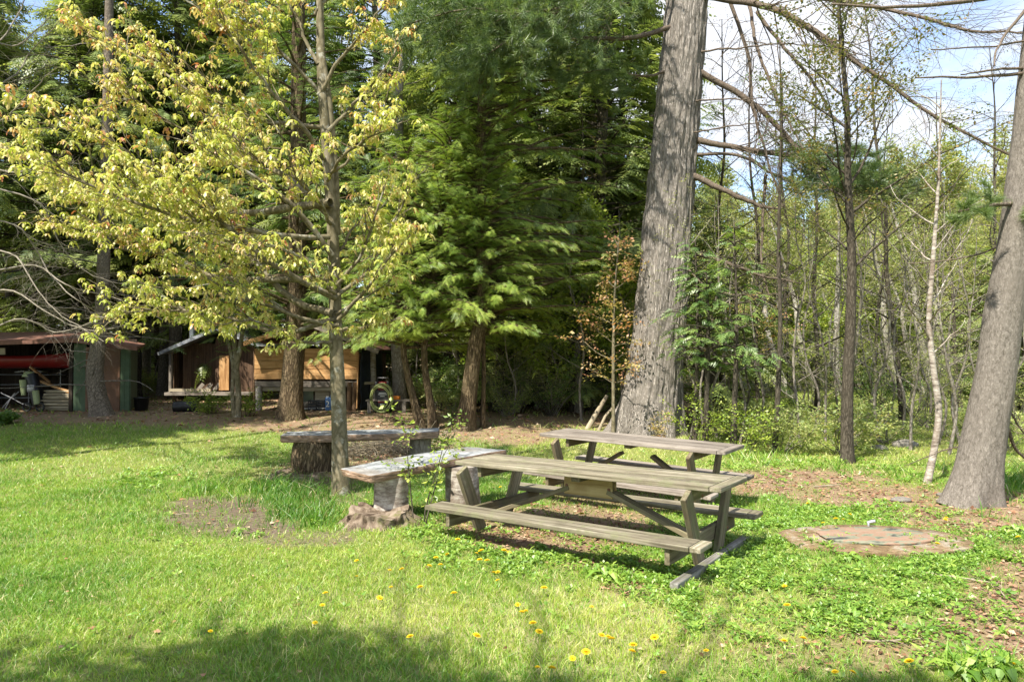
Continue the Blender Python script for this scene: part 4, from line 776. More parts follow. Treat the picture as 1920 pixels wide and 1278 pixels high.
# --- the huge white pine
base = LOC(1212, 812); Yp = base[1]; t = thing('huge_pine_tree', 'huge white pine with a thick pale ridged trunk, right behind the far picnic table', 'tree', base)
tr = pxpath([(1212, 820), (1222, 740), (1228, 680), (1240, 560), (1251, 430), (1262, 300), (1276, 150), (1288, 0), (1302, -180), (1320, -420), (1340, -750)], Yp)
wood = MB(); trunk_mesh(wood, tr, A([104, 99, 96, 92, 88, 84, 80, 76, 70, 60, 40]) / 2 * Yp / F, 420, 190, .50, 1, .03, 7, .65, .12); wood.build('trunk', M['pine_bark'], t, base)
bough = MB(); nl = MB(); npos, ndir = [], []
LB = [([(1306, 263), (1360, 272), (1429, 282), (1504, 296), (1588, 338), (1710, 371)], .075, 14.5, 1, 1), ([(1306, 132), (1400, 188), (1466, 249), (1513, 300), (1570, 338), (1654, 362)], .075, 14.3, 1, 1),
 ([(1292, 325), (1363, 357), (1429, 385), (1466, 390)], .075, 14.6, .5, 0), ([(1285, 465), (1363, 493), (1429, 516), (1497, 530)], .055, 14.5, .7, 0),
 ([(1296, 290), (1382, 293), (1447, 329), (1522, 350), (1607, 371), (1724, 390)], .038, 14.0, 1, 0), ([(1310, -10), (1380, 2), (1452, 19), (1522, 56), (1570, 85), (1663, 150), (1757, 216), (1898, 291)], .085, 12.5, 1, 0),
 ([(1340, -60), (1368, 0), (1400, 103), (1410, 188), (1429, 263), (1461, 357), (1471, 385)], .05, 14.5, .8, 0), ([(1405, 10), (1419, 94), (1447, 164), (1475, 221), (1508, 282)], .042, 14.2, .8, 0),
 ([(1420, 22), (1475, 89), (1522, 150), (1550, 207), (1583, 244)], .042, 13.8, .8, 0), ([(1436, 329), (1429, 422), (1424, 498), (1436, 563)], .038, 14.6, .5, 0),
 ([(1258, 50), (1180, 66), (1100, 70), (1020, 72), (940, 60), (840, 52)], .06, 14.8, 1, 2), ([(1300, -30), (1508, -5), (1616, 14), (1710, 33), (1804, 61), (1917, 66)], .055, 12.0, 1, 0),
 ([(1290, 99), (1382, 89), (1460, 80), (1537, 80)], .025, 14.2, .6, 0), ([(1280, 188), (1372, 181), (1438, 174)], .022, 14.2, .5, 0), ([(1272, 246), (1363, 237), (1438, 225)], .022, 14.2, .5, 0),
 ([(1285, 640), (1330, 560), (1290, 480)], .0, 15, 0, 0), ([(1275, -10), (1180, -20), (1080, 10), (980, 20), (880, 10), (760, 40)], .05, 13.2, 1, 2), ([(1290, -80), (1200, -110), (1060, -90), (900, -60), (760, -30)], .06, 14.5, 1, 2),
 ([(1285, -60), (1150, -20), (1000, 50), (900, 110)], .045, 13.8, 1, 2), ([(1250, 135), (1200, 142), (1140, 130), (1060, 140)], .035, 15, .7, 2), ([(1300, -100), (1400, -150), (1560, -120), (1700, -60), (1820, -20)], .06, 13.5, 1, 1), ([(1286, 500), (1340, 540), (1400, 552), (1460, 548)], .025, 14.4, .6, 0)]
for pts_, r0, Y_, tw, fol in LB:
    if r0 == 0: continue
    p_ = A([P(a, b, Yp - .2 + (Y_ - Yp + .2) * (k / (len(pts_) - 1)) ** .8) for k, (a, b) in enumerate(pts_)]); q = spline(p_, 30) + np.cumsum(rng.normal(size=(30, 3)) * .012, 0) * A([1, 1, .7]); tube(bough, q, np.linspace(r0, r0 * .22 + .004, 30), 8, caps=False); ln_ = np.linalg.norm(np.diff(q, axis=0), axis=1).sum()
    tws = twigs(bough, q, r0 * .45, int(ln_ * 10 * tw), min(1.8, ln_ * .4) * (1 if fol != 2 else 1.1), None, (.5, 1.1), .2, -.04 if not fol else .0, .16, 4, 3 if fol == 0 else 4)
    if fol:
        for k, w_ in enumerate(tws):
            pe = w_[-1]; x_ = proj(*pe)[0]
            if fol == 1 and not (1480 < x_ < 1730 and 268 < proj(*pe)[1] < 372): continue
            ts = np.linspace(.25, 1, 6); pp, dd = along(w_, ts); npos.append(pp); ndir.append(dd + A([0, 0, .15]))
        if fol == 2: ts = np.linspace(.4, 1, 22); pp, dd = along(q, ts); npos.append(pp); ndir.append(dd)
bough.build('boughs', M['dead_wood'], t, base)
npos, ndir = np.concatenate(npos), np.concatenate(ndir); put(nl, TUFT, npos, ndir, (0, 0, 1), 1.15 + .5 * rng.random(len(npos)), rng.random(len(npos)) * .8, .2); nl.build('needles', M['pine_needle'], t, base, smooth=False); print('tufts', len(npos))

# --- leaning pine on the right
base = LOC(1822, 945); Yr = base[1]; t = thing('leaning_pine_tree', 'leaning grey pine trunk with a low needle bough at the right edge', 'tree', base)
tr = pxpath([(1818, 955), (1834, 880), (1852, 780), (1868, 690), (1880, 600), (1897, 500), (1911, 400), (1926, 290), (1940, 150), (1955, 0), (1975, -260)], Yr)
wood = MB(); trunk_mesh(wood, tr, A([80, 74, 69, 66, 63, 60, 57, 55, 53, 50, 42]) / 2 * Yr / F, 220, 110, .45, 4, .07, 5, .30, .03); wood.build('trunk', M['lean_bark'], t, base)
bough = MB(); nl = MB(); npos, ndir = [], []
for pts_, r0, Y_, fol in [([(1915, 380), (1880, 385), (1840, 392), (1800, 400)], .03, Yr - .5, 2), ([(1920, 140), (1850, 148), (1780, 152), (1716, 152)], .022, Yr - .2, 0), ([(1920, 128), (1850, 130), (1795, 140)], .018, Yr - .3, 0), ([(1925, 75), (1850, 85), (1748, 94)], .014, Yr - .3, 0),
    ([(1925, 20), (1890, 60), (1868, 95), (1866, 122)], .02, Yr - .4, 0), ([(1925, 420), (1860, 470), (1780, 490), (1700, 500)], .016, Yr + .5, 0), ([(1870, 745), (1895, 830), (1930, 870)], .03, Yr + .2, 0), ([(1870, 700), (1900, 780), (1940, 830)], .02, Yr + .4, 0), ([(1850, 830), (1780, 840), (1700, 870)], .012, Yr + .6, 0),
    ([(1925, -20), (1850, 0), (1700, 15), (1560, 10)], .035, Yr + .2, 0), ([(1915, 370), (1950, 380), (2010, 390)], .03, Yr - .5, 2)]:
    p_ = A([P(a, b, Yr + (Y_ - Yr) * (k / (len(pts_) - 1))) for k, (a, b) in enumerate(pts_)]); q = spline(p_, 14) + np.cumsum(rng.normal(size=(14, 3)) * .006, 0); tube(bough, q, np.linspace(r0, r0 * .3 + .002, 14), 6, caps=False)
    tws = twigs(bough, q, r0 * .5, 7 if fol else 5, .35 if fol else .5, None, (.5, 1.1), .15, -.02, .18, 4, 3)
    if fol:
        for w_ in tws + [q]:
            pp, dd = along(w_, np.linspace(.2, 1, 5)); npos.append(pp); ndir.append(dd * .6 + A([0, 0, .3]))
bough.build('boughs', M['dead_wood'], t, base); npos, ndir = np.concatenate(npos), np.concatenate(ndir)
put(nl, TUFT, npos, ndir, (0, 0, 1), .75 + .3 * rng.random(len(npos)), .2 + rng.random(len(npos)) * .6, .2); nl.build('needles', M['pine_needle'], t, base, smooth=False)

# --- hemlocks
def hemlock(name, label, base, tr, rads, crown, hi, mat, bark, group=None, tsides=12, parts=None):
    """crown: dict z0,z1 (start/end height above the foot), R(u) reach, n boughs, size, az limits"""
    base = A(base, float); t = thing(name, label, 'tree', base, group=group); wood, lv = MB(), MB(); p, r = trunk_mesh(wood, A(tr) + 0., rads, 40, tsides, .4, int(abs(base[0] * 10)) % 9, .06, 5, .35, .05 if tsides > 12 else 0)
    P_, D_, S_ = [], [], []; zz = p[:, 2] - base[2]
    for k in range(crown['n']):
        u = (k + rng.random()) / crown['n']; z = crown['z0'] + (crown['z1'] - crown['z0']) * u; c = A([np.interp(z, zz, p[:, i]) for i in range(3)]); az = k * 2.4 + rng.normal() * .4
        L = crown['R'](u) * (.7 + .5 * rng.random()); 
        if 'az' in crown: L *= crown['az'](az)
        if L < .15: continue
        q = limb(c, (math.cos(az), math.sin(az), .28 + .35 * u), L, 8, .09, -.06); tube(wood, q, np.linspace(.012 + .012 * L, .004, 9), 4, caps=False)
        m = int(crown.get('dens', 5) * L) + 2; ts = .18 + .82 * (np.arange(m) + rng.random(m)) / m; pp, dd = along(q, ts)
        sd_ = np.where(np.arange(m) % 2, 1, -1) * (.75 - .45 * ts) ; f = np.stack([dd[:, 0] * np.cos(sd_) - dd[:, 1] * np.sin(sd_), dd[:, 0] * np.sin(sd_) + dd[:, 1] * np.cos(sd_), dd[:, 2] - .12 - .25 * rng.random(m)], 1)
        P_.append(pp + rng.normal(size=pp.shape) * .04); D_.append(f); S_.append(crown['size'] * (.7 + .5 * rng.random(m)) * (1.05 - .35 * ts))
    P_, D_, S_ = np.concatenate(P_), np.concatenate(D_), np.concatenate(S_); up = unit(A([0, 0, 1.]) + rng.normal(size=P_.shape) * [.4, .4, .2] + A([0, -.35, 0]))
    put(lv, SPR_HI if hi else SPR_LO, P_, D_, up, S_, np.clip(.15 + .5 * fbm(P_[:, 0], P_[:, 1], P_[:, 2] * 1.5, 7) + .15 * rng.normal(size=len(P_)), 0, 1), .42)
    wood.build('trunk', bark, t, base); lv.build('crown', mat, t, base, smooth=False); print(name, 'sprays', len(P_)); return t
b = LOC(545, 784); Yh = b[1]
hemlock('hemlock_tree', 'thick barky hemlock trunk standing right in front of the board shed', b, pxpath([(545, 792), (546, 750), (550, 680), (555, 620), (557, 540), (558, 400), (560, 100), (560, -400)], Yh), A([46, 41, 38, 36, 34, 32, 26, 8]) / 2 * Yh / F,
        dict(z0=2.3, z1=14, R=lambda u: 3.0 * (1 - u) ** .6 + .4, n=130, size=.42, dens=9), 1, M['hem_dark'], M['hemlock_bark'], tsides=36)
b = LOC(873, 806); Yh = b[1]
hemlock('hemlock_tree', 'crooked brown hemlock trunk with a tall green crown, left of the huge pine', b, pxpath([(871, 815), (878, 750), (892, 640), (906, 590), (904, 480), (900, 350), (905, 150), (915, -300)], Yh), A([36, 30, 27, 25, 22, 20, 16, 4]) / 2 * Yh / F,
        dict(z0=2.7, z1=11.5, R=lambda u: 3.6 * (1 - u) ** .5 + .5, n=210, size=.34, dens=15, az=lambda a: .38 + .62 * (math.cos(a) > -.1) if math.sin(a) > -.3 else .3 + .5 * max(0, math.cos(a))), 1, M['hem_mid'], M['hemlock_bark'], tsides=30)
for lab, (bx, by), tp, h, n_, R0 in (('slender bright green young hemlock, nearest the work bench', (790, 803), [(790, 808), (776, 750), (762, 690), (756, 640), (758, 540), (760, 400), (765, 280)], 6.8, 62, 1.65),
                                  ('slender bright green young hemlock standing right of the one by the work bench', (812, 804), [(813, 808), (806, 750), (796, 680), (800, 600), (815, 500), (835, 350), (850, 210)], 7.6, 74, 1.6)):
    b = LOC(bx, by); hemlock('young_hemlock', lab, b, pxpath(tp, b[1]), A([17, 14, 12, 11, 9, 6, 2]) / 2 * b[1] / F, dict(z0=1.9, z1=h, R=lambda u: R0 * 1.3 * (1 - u) ** .55 + .25, n=int(n_ * 2.2), size=.27, dens=22), 1, M['hem_bright'], M['hemlock_bark'], 'bright young hemlocks')
b = LOC(925, 790, 16.2); hemlock('young_hemlock', 'bright green young hemlock in front of the crooked hemlock crown', b, pxpath([(905, 800), (907, 700), (905, 560), (900, 400), (893, 240)], 16.3), A([9, 8, 7, 5, 2]) / 2 * 16 / F, dict(z0=2.2, z1=7.2, R=lambda u: 2.0 * (1 - u) ** .6 + .2, n=190, size=.27, dens=22), 1, M['hem_bright'], M['hemlock_bark'], 'bright young hemlocks')
b = LOC(441, 782); ym = b[1]; t = thing('twin_stem_tree', 'slim tree with two pale smooth stems between the raised cabin and the board shed', 'tree', b); wood, lv = MB(), MB()
for tp, r_ in (([(446, 790), (447, 740), (443, 690), (440, 640), (444, 580), (450, 480)], .085), ([(440, 788), (436, 740), (437, 690), (430, 650), (418, 615), (400, 560)], .06), ([(443, 690), (452, 640), (456, 600), (452, 540)], .07)):
    q = spline(pxpath(tp, ym), 20); tube(wood, q, np.linspace(r_, r_ * .4, 20), 10)
    for w_ in twigs(wood, q, r_ * .4, 8, 1.2, None, (.6, 1.), .55, -.02, .15, 4): pass
wood.build('trunk', M['smooth_bark'], t, b)
P_ = rng.normal(size=(170, 3)) * [.75, .5, .45] + pxpath([(440, 585)], ym)[0]; D_ = unit(rng.normal(size=P_.shape) * [1, 1, .2]); put(lv, SPR_HI, P_, D_, unit(A([0, 0, 1.]) + rng.normal(size=P_.shape) * .3), .42 + .2 * rng.random(170), rng.random(170), .3); lv.build('crown', M['hem_dark'], t, b, smooth=False)

# --- tree in front of the left shed with its dead twiggy limbs
b = LOC(186, 778); t = thing('shed_front_tree', 'mottled spruce trunk directly in front of the brown shed door', 'tree', b); wood = MB()
q, r = trunk_mesh(wood, pxpath([(190, 785), (182, 740), (178, 700), (184, 650), (189, 610), (194, 500), (200, 300), (205, 0), (210, -300)], b[1]), A([34, 30, 29, 26, 24, 22, 20, 14, 6]) / 2 * b[1] / F, 80, 30, .45, 3, .08, 5, .4, .05); wood.build('trunk', M['mottled_bark'], t, b)
tw = MB()
for k in range(34):
    u = .18 + .8 * k / 34; p, d = along(q, u); az = rng.random() * 6.28; l = limb(p[0], (math.cos(az), math.sin(az), .1), 1.2 + 1.4 * rng.random(), 7, .12, -.05); tube(tw, l, np.linspace(.018, .005, 8), 4, caps=False); twigs(tw, l, .007, 6, .6, None, (.5, 1.), .2, -.05, .2, 3, 2)
tw.build('dead_boughs', M['grey_bark'], t, b)

# --- bare pale-twigged tree at the left edge
b = A([-8.9, 11.6, -.1]); t = thing('bare_tree', 'bare tree with long pale leafless branches reaching in from the left edge', 'tree', b); wood = MB(); tr = A([b + [0, 0, -.1], b + [.1, 0, 1.5], b + [0, .1, 3.5], b + [.1, 0, 6], b + [0, 0, 9]]); trunk_mesh(wood, tr, [.14, .12, .10, .07, .03], 30, 12, .3, 2); q0 = spline(tr, 30)
for pts_ in ([(-60, 340), (60, 372), (100, 420), (135, 480), (200, 520), (240, 530)], [(-60, 400), (40, 430), (90, 500), (150, 560), (230, 605)], [(-60, 560), (20, 545), (90, 590), (160, 620), (250, 612)], [(-60, 300), (30, 320), (90, 300), (150, 310)], [(-60, 200), (20, 150), (60, 90), (110, 40)], [(-60, 120), (10, 60), (40, 0), (60, -60)],
             [(-60, 460), (30, 480), (70, 540), (120, 600), (200, 640)], [(-60, 250), (20, 230), (80, 170), (120, 130)], [(-60, 640), (40, 600), (110, 625), (190, 600), (260, 560)], [(-60, 60), (30, 90), (80, 60), (130, 10)], [(-60, 520), (60, 500), (130, 540), (210, 560), (300, 600)]):
    p_ = A([P(a, c_, 11.6 + (k * .25) * rng.choice([-1, 1])) for k, (a, c_) in enumerate(pts_)]); q = spline(p_, 20) + np.cumsum(rng.normal(size=(20, 3)) * .012, 0); q[0] = [q0[np.argmin(abs(q0[:, 2] - q[0, 2])), 0], b[1], q[0, 2]]; tube(wood, q, np.linspace(.018, .005, 20), 5, caps=False); twigs(wood, q, .007, 24, 1.0, None, (.4, 1.), .15, .0, .2, 4, 4)
wood.build('trunk', M['pale_twig'], t, b)

# --- generic small-leaved trees
def broadleaf(name, label, base, pts, rads, zs, reach, n, leaf, lsize, dens, bark, group=None, temps=SMALL, up=.6, sides=10, sub=3, parts=True, pal=None, sparse=1., az=None):
    base = A(base, float); t = thing(name, label, 'tree', base, group=group); wood, lv = MB(), MB(); p, r = trunk_mesh(wood, pts, rads, 30, sides, .3, int(abs(base[0] * 7)) % 7, .05, 5, .2); zz = p[:, 2] - base[2]; P_ = []; D_ = []
    for k in range(n):
        u = (k + rng.random()) / n; z = zs[0] + (zs[1] - zs[0]) * u; c = A([np.interp(z, zz, p[:, i]) for i in range(3)]); a_ = k * 2.4 + rng.normal() * .4; L = reach * (.5 + .7 * rng.random()) * (1 - .65 * u)
        q = limb(c, (math.cos(a_), math.sin(a_), up + .5 * u), L, 7, .12, .015); tube(wood, q, np.linspace(.005 + .008 * L, .003, 8), 4, caps=False)
        tw_ = twigs(wood, q, .006 + .003 * L, sub, L * .55, None, (.5, .9), .2, .01, .15, 3, 2)
        for w_ in tw_ + [q]:
            m = max(1, int(np.linalg.norm(w_[-1] - w_[0]) * dens)); pp, dd = along(w_, .3 + .7 * rng.random(m)); P_.append(pp); D_.append(dd)
    wood.build('trunk', bark, t, base); P_, D_ = np.concatenate(P_), np.concatenate(D_); P_ = P_ + rng.normal(size=P_.shape) * .06
    k = rng.random(len(P_)) < sparse; P_, D_ = P_[k], D_[k]
    if len(P_): put(lv, temps, P_, D_ + rng.normal(size=D_.shape) * .4, (0, 0, 1), lsize * (.7 + .6 * rng.random(len(P_))), rng.random(len(P_)), .3); lv.build('crown', leaf, t, base, smooth=False)
    print(name, 'clusters', len(P_)); return t
def straight(b, h, lean=(0, 0), wig=.05, n=6): return A([b + A([lean[0] * k / n * h + rng.normal() * wig * (k > 0), lean[1] * k / n * h + rng.normal() * wig * (k > 0), h * k / n - (.1 if k == 0 else 0)]) for k in range(n + 1)])
b = LOC(1588, 867); broadleaf('slim_maple', 'tall slim tree with forked top and tiny leaves against the sky', b, pxpath([(1588, 872), (1588, 800), (1590, 700), (1595, 600), (1597, 480), (1590, 350), (1588, 200), (1575, 60), (1570, -80)], b[1]), A([24, 22, 20, 19, 16, 13, 10, 7, 3]) / 2 * b[1] / F, (3.2, 8.2), 2.7, 30, M['silhouette_leaf'], 1.1, 10, M['dark_bark'], temps=TINY, up=.9, sub=4)
b = LOC(1455, 850); broadleaf('dark_sapling', 'thin dark sapling just right of the far picnic table end', b, pxpath([(1452, 855), (1458, 750), (1463, 600), (1460, 450), (1465, 250), (1462, 80)], b[1]), A([11, 10, 8, 7, 5, 2]) / 2 * b[1] / F, (3, 7), 1.6, 14, M['green_leaf'], .7, 4, M['dark_bark'], temps=TINY, sparse=.7)
b = LOC(1740, 905); broadleaf('curved_birch', 'thin curved birch with peeling pale bark just left of the leaning pine', b, pxpath([(1738, 908), (1752, 840), (1760, 770), (1750, 690), (1742, 600), (1750, 480), (1760, 330), (1765, 150)], b[1]), A([12, 12, 12, 11, 10, 8, 5, 2]) / 2 * b[1] / F, (1.8, 5.3), 1.5, 18, M['spring_leaf'], .55, 7, M['grey_shaded_birch'], temps=TINY)
for lab, px_, py_, w_, top in (('leftmost dark thin fir right of the huge pine', 1302, 835, 9, 450), ('second dark thin fir right of the huge pine', 1322, 838, 11, 500), ('third dark thin fir right of the huge pine, above the far table end', 1375, 842, 11, 420)):
    b = LOC(px_, py_); hemlock('thin_fir', lab, b, pxpath([(px_, py_ + 6), (px_ + 3, 740), (px_ + 6, 620), (px_ + 2, top)], b[1]), A([w_, w_ * .9, w_ * .7, 2]) / 2 * b[1] / F, dict(z0=1.5, z1=(665 - top) / F * b[1] + 1.8, R=lambda u: .75 * (1 - u) + .25, n=30, size=.36, dens=4.5), 0, M['hem_dark'], M['dark_bark'], 'thin dark firs right of the huge pine')
b = LOC(1148, 818); broadleaf('orange_sapling', 'young tree with peachy orange new leaves left of the huge pine', b, pxpath([(1150, 815), (1150, 760), (1150, 660), (1152, 560), (1160, 450)], b[1]), A([7, 6.5, 6, 4, 2]) / 2 * b[1] / F, (1.0, 4.2), 1.2, 20, M['orange_leaf'], .8, 4, M['smooth_bark'], temps=SMALL, up=.25)
b = LOC(1400, 812, 14.2); broadleaf('orange_sapling', 'small orange leaved sapling among the thin firs', b, straight(b, 3.0), [.03, .02, .01], (1.7, 2.9), 1.0, 9, M['orange_leaf'], .5, 5, M['dark_bark'], temps=SMALL, up=.1)

# --- background trees: one of each kind, then copies
def bg_hem(z0, H, R0, n, size, dens): return hemlock('dark_hemlock', '', (0, 0, 0), straight(A([0, 0, 0.]), H, wig=.06), [.22, .18, .12, .03], dict(z0=z0, z1=H * .97, R=lambda u: R0 * (1 - u) ** .7 + .4, n=n, size=size, dens=dens), 0, M['hem_far'], M['dark_bark'], 'dark evergreens of the wood behind')
hA = bg_hem(.8, 15, 3.0, 150, .85, 5.5); hB = bg_hem(4.0, 17, 3.4, 150, .9, 5.2); hC = bg_hem(.2, 5, 1.5, 50, .7, 5)
hem_spots = [(hA, 20, 27), (hB, 130, 29), (hB, 225, 33), (hA, 330, 42), (hB, 300, 36), (hB, 410, 30), (hA, 480, 27.5), (hA, 620, 26), (hB, 700, 24), (hA, 760, 30), (hA, 850, 26), (hA, 955, 24), (hB, 1020, 22), (hA, 1090, 27), (hB, 1150, 23), (hA, 1010, 34), (hA, 1160, 36), (hA, 560, 36), (hA, 60, 38), (hA, 430, 44), (hA, 900, 38), (hB, -60, 24), (hA, 1230, 33), (hB, 170, 24.5), (hA, 690, 44), (hB, 1095, 20.5), (hA, -160, 32), (hA, 240, 48), (hA, 150, 46), (hB, -20, 30), (hB, 330, 25), (hB, 255, 26.5), (hB, 195, 25.5), (hB, 390, 27), (hA, 90, 34), (hB, 360, 32), (hB, 190, 38), (hA, 20, 48), (hA, 300, 54), (hA, 540, 48), (hA, 780, 50), (hA, 1120, 48), (hB, 560, 24.5), (hB, 860, 21.5), (hA, 1200, 44), (hA, -80, 44), (hA, 380, 60), (hA, 220, 62), (hA, 80, 60), (hA, 640, 62), (hA, 1000, 56)]
hc_spots = [(hC, 1335, 17.5), (hC, 930, 20), (hC, 1020, 21), (hC, 985, 24), (hC, 1080, 19.5), (hC, 840, 22.5), (hC, 1880, 24), (hC, 1840, 27), (hC, 1790, 30), (hC, 1925, 20), (hC, 1560, 34), (hC, 1655, 36), (hC, 300, 34), (hC, 60, 24), (hC, 140, 24.5), (hC, 1450, 30), (hC, 1975, 22)]
side = lambda px: 'behind the left shed' if px < 300 else 'behind the cabin and the board shed' if px < 720 else 'left of the huge pine' if px < 1240 else 'right of the huge pine'
used = set()
def spots(lst, kind, grp, name=None, lean=0):
    for k, (src, px_, Y_) in enumerate(lst):
        b = LOC(px_, 0, Y_); first = src not in used; s = .88 + .24 * rng.random(); lab = kind + ' ' + side(px_); tl = (rng.normal() * .02, (lean if lean else 0) + rng.normal() * .03)
        if first: used.add(src); o = src; o.location = tuple(b); o.rotation_euler = (tl[0], tl[1], rng.random() * 6); o.scale = (s,) * 3; o['label'] = lab
        else: o = dup(src, b, rng.random() * 6.28 if not lean else rng.random() * .4, s, lab, tl)
        o['group'] = grp + ' ' + side(px_)
for k_, (x_, y_) in enumerate(((-15.0, 14.4), (-19.5, 16.5), (-17, 10.5), (-13.0, 11.2))):
    o = dup(hB, (x_, y_, 0), k_, .95, 'tall evergreen just outside the left edge, shading the open shed'); o['group'] = 'evergreens beyond the left edge'
spots(hem_spots, 'tall dark evergreen of the wood', 'tall dark evergreens'); spots(hc_spots, 'low bushy dark evergreen', 'low bushy evergreens')
def bg_broad(name, H, reach, n, leaf, ls, dens, bark, **kw): return broadleaf(name, '', (0, 0, 0), straight(A([0, 0, 0.]), H, wig=.07), [.13, .10, .06, .02], (H * kw.pop('lo', .22), H * .97), reach, n, leaf, ls, dens, bark, 'x', **kw)
sA = bg_broad('spring_tree', 11, 3.4, 46, M['spring_leaf'], 1.25, 7.5, M['pale_twig'], sub=7); sB = bg_broad('spring_tree', 9, 3.0, 40, M['pale_leaf'], 1.2, 4.5, M['pale_twig'], sub=7); sC = bg_broad('spring_tree', 6, 2.4, 40, M['bush_leaf'], 1.3, 7, M['grey_bark'], lo=.1, sub=5)
spr = [(sA, 1345, 46), (sB, 1400, 38), (sA, 1450, 50), (sB, 1500, 44), (sA, 1560, 54), (sB, 1600, 40), (sA, 1650, 46), (sA, 1700, 38), (sA, 1760, 42), (sA, 1820, 36), (sB, 1870, 32), (sA, 1930, 34), (sA, 1990, 40), (sA, 1610, 60), (sA, 1720, 54), (sA, 1800, 52), (sA, 1880, 50), (sB, 1380, 56), (sC, 1420, 33), (sC, 1500, 35), (sC, 1580, 36), (sC, 1680, 33), (sC, 1740, 36), (sC, 1350, 30), (sC, 1840, 31), (sC, 1910, 27), (sC, 1460, 38), (sC, 1630, 39), (sC, 1960, 24), (sA, 2060, 36), (sB, 1300, 42), (sC, 1110, 24), (sC, 1010, 20.5), (sC, 1085, 19.2), (sC, 1150, 21), (sC, 945, 21.5), (sC, 1040, 22.5), (sC, 960, 26), (sC, 1200, 26), (sC, 1060, 25), (sA, 640, 50), (sB, 350, 52), (sA, 500, 54), (sB, 1940, 44), (sA, 1530, 64), (sA, 1420, 64), (sA, 1480, 58), (sB, 1550, 48), (sA, 1680, 62), (sA, 1950, 58), (sA, 2040, 52), (sC, 1540, 40), (sC, 1780, 34), (sC, 1870, 40), (sC, 1400, 44), (sC, 1480, 30), (sC, 1720, 30), (sC, 1610, 32), (sB, 1340, 60), (sA, 1840, 60), (sA, 1760, 66), (sA, 1350, 34), (sB, 1430, 30), (sA, 1520, 36), (sA, 1700, 31), (sA, 1800, 30), (sB, 1880, 25), (sA, 1620, 37), (sA, 1760, 37), (sA, 1850, 44), (sA, 1570, 42)]
spots(spr, 'hazy yellow-green spring tree', 'yellow-green spring trees')
bw = bg_broad('white_birch', 7.5, 1.3, 16, M['spring_leaf'], .9, 3, M['birch_bark'], lo=.4); bw.children[0].data = bw.children[0].data
spots([(bw, 1572, 27), (bw, 1530, 29), (bw, 1500, 30), (bw, 1480, 26.5), (bw, 1548, 31), (bw, 1690, 27), (bw, 1735, 28), (bw, 1760, 25), (bw, 1440, 30), (bw, 1590, 33), (bw, 1645, 34), (bw, 1110, 22), (bw, 1405, 28), (bw, 1795, 29)], 'slender white birch leaning left', 'slender white birches', lean=-.26)
sg = broadleaf('bare_sapling', '', (0, 0, 0), straight(A([0, 0, 0.]), 5, wig=.10), [.03, .024, .015, .006], (.8, 4.8), 1.3, 16, M['pale_leaf'], .6, 1.6, M['grey_bark'], 'x', temps=TINY, sub=4)
spots([(sg, 1420, 15), (sg, 1500, 13.5), (sg, 1525, 16), (sg, 1650, 14), (sg, 1690, 15.5), (sg, 1775, 12.5), (sg, 1620, 17), (sg, 1890, 13), (sg, 1345, 15), (sg, 1240, 19), (sg, 1090, 17.5), (sg, 1040, 19), (sg, 960, 18.5), (sg, 850, 19.5), (sg, 1170, 18), (sg, 920, 20.5), (sg, 300, 29), (sg, 1570, 19), (sg, 1720, 19), (sg, 1940, 15), (sg, 1825, 16), (sg, 1130, 21), (sg, 985, 21.5), (sg, 790, 21.5), (sg, 770, 23), (sg, 1290, 14.5), (sg, 1320, 16), (sg, 1360, 17), (sg, 1385, 14), (sg, 1435, 17), (sg, 1480, 18), (sg, 1545, 14.5), (sg, 1565, 15.5), (sg, 1605, 13.5), (sg, 1635, 19), (sg, 1665, 18), (sg, 1705, 13), (sg, 1735, 16), (sg, 1755, 14), (sg, 1790, 17), (sg, 1800, 14), (sg, 1905, 17), (sg, 1500, 21), (sg, 1460, 22), (sg, 1350, 21), (sg, 1580, 23), (sg, 1700, 22), (sg, 1650, 24), (sg, 1760, 21)], 'thin bare twiggy sapling', 'thin bare saplings')
dt = broadleaf('bare_tree', '', (0, 0, 0), straight(A([0, 0, 0.]), 10, wig=.08), [.06, .05, .03, .01], (1.6, 9.6), 2.6, 30, M['silhouette_leaf'], .7, 1.6, M['dark_bark'], 'x', temps=TINY, sub=6, up=.5)
spots([(dt, 1350, 18), (dt, 1425, 16.5), (dt, 1530, 19), (dt, 1690, 17.5), (dt, 1800, 19.5), (dt, 1640, 22), (dt, 1480, 22), (dt, 1755, 24), (dt, 1870, 21), (dt, 1100, 20), (dt, 745, 22), (dt, 1320, 21.5)], 'tall bare dark twigged tree', 'tall bare trees')
# slim forest trunks in the gap by the path and behind
ft = thing('forest_trunk', '', 'tree', (0, 0, 0)); wood = MB(); trunk_mesh(wood, straight(A([0, 0, 0.]), 14, wig=.1), [.2, .17, .12, .05], 30, 12, .3, 2); tw = twigs(wood, spline(straight(A([0, 0, 0.]), 14, wig=.0), 20), .03, 34, 2.0, .012, (.8, 1.3), .12, -.04, .12, 4, 2, vert=True); wood.build('trunk', M['grey_bark'], ft)
spots([(ft, 275, 31), (ft, 262, 35), (ft, 305, 27.5), (ft, 312, 38), (ft, 250, 41), (ft, 290, 44), (ft, 150, 27), (ft, 60, 30), (ft, 372, 29), (ft, 465, 26), (ft, 700, 25), (ft, 752, 20.5), (ft, 830, 25), (ft, 940, 28), (ft, 220, 27), (ft, 400, 36), (ft, 757, 27), (ft, 1000, 30), (ft, 1215, 24)], 'tall slim grey forest trunk with dead side twigs', 'slim grey forest trunks')

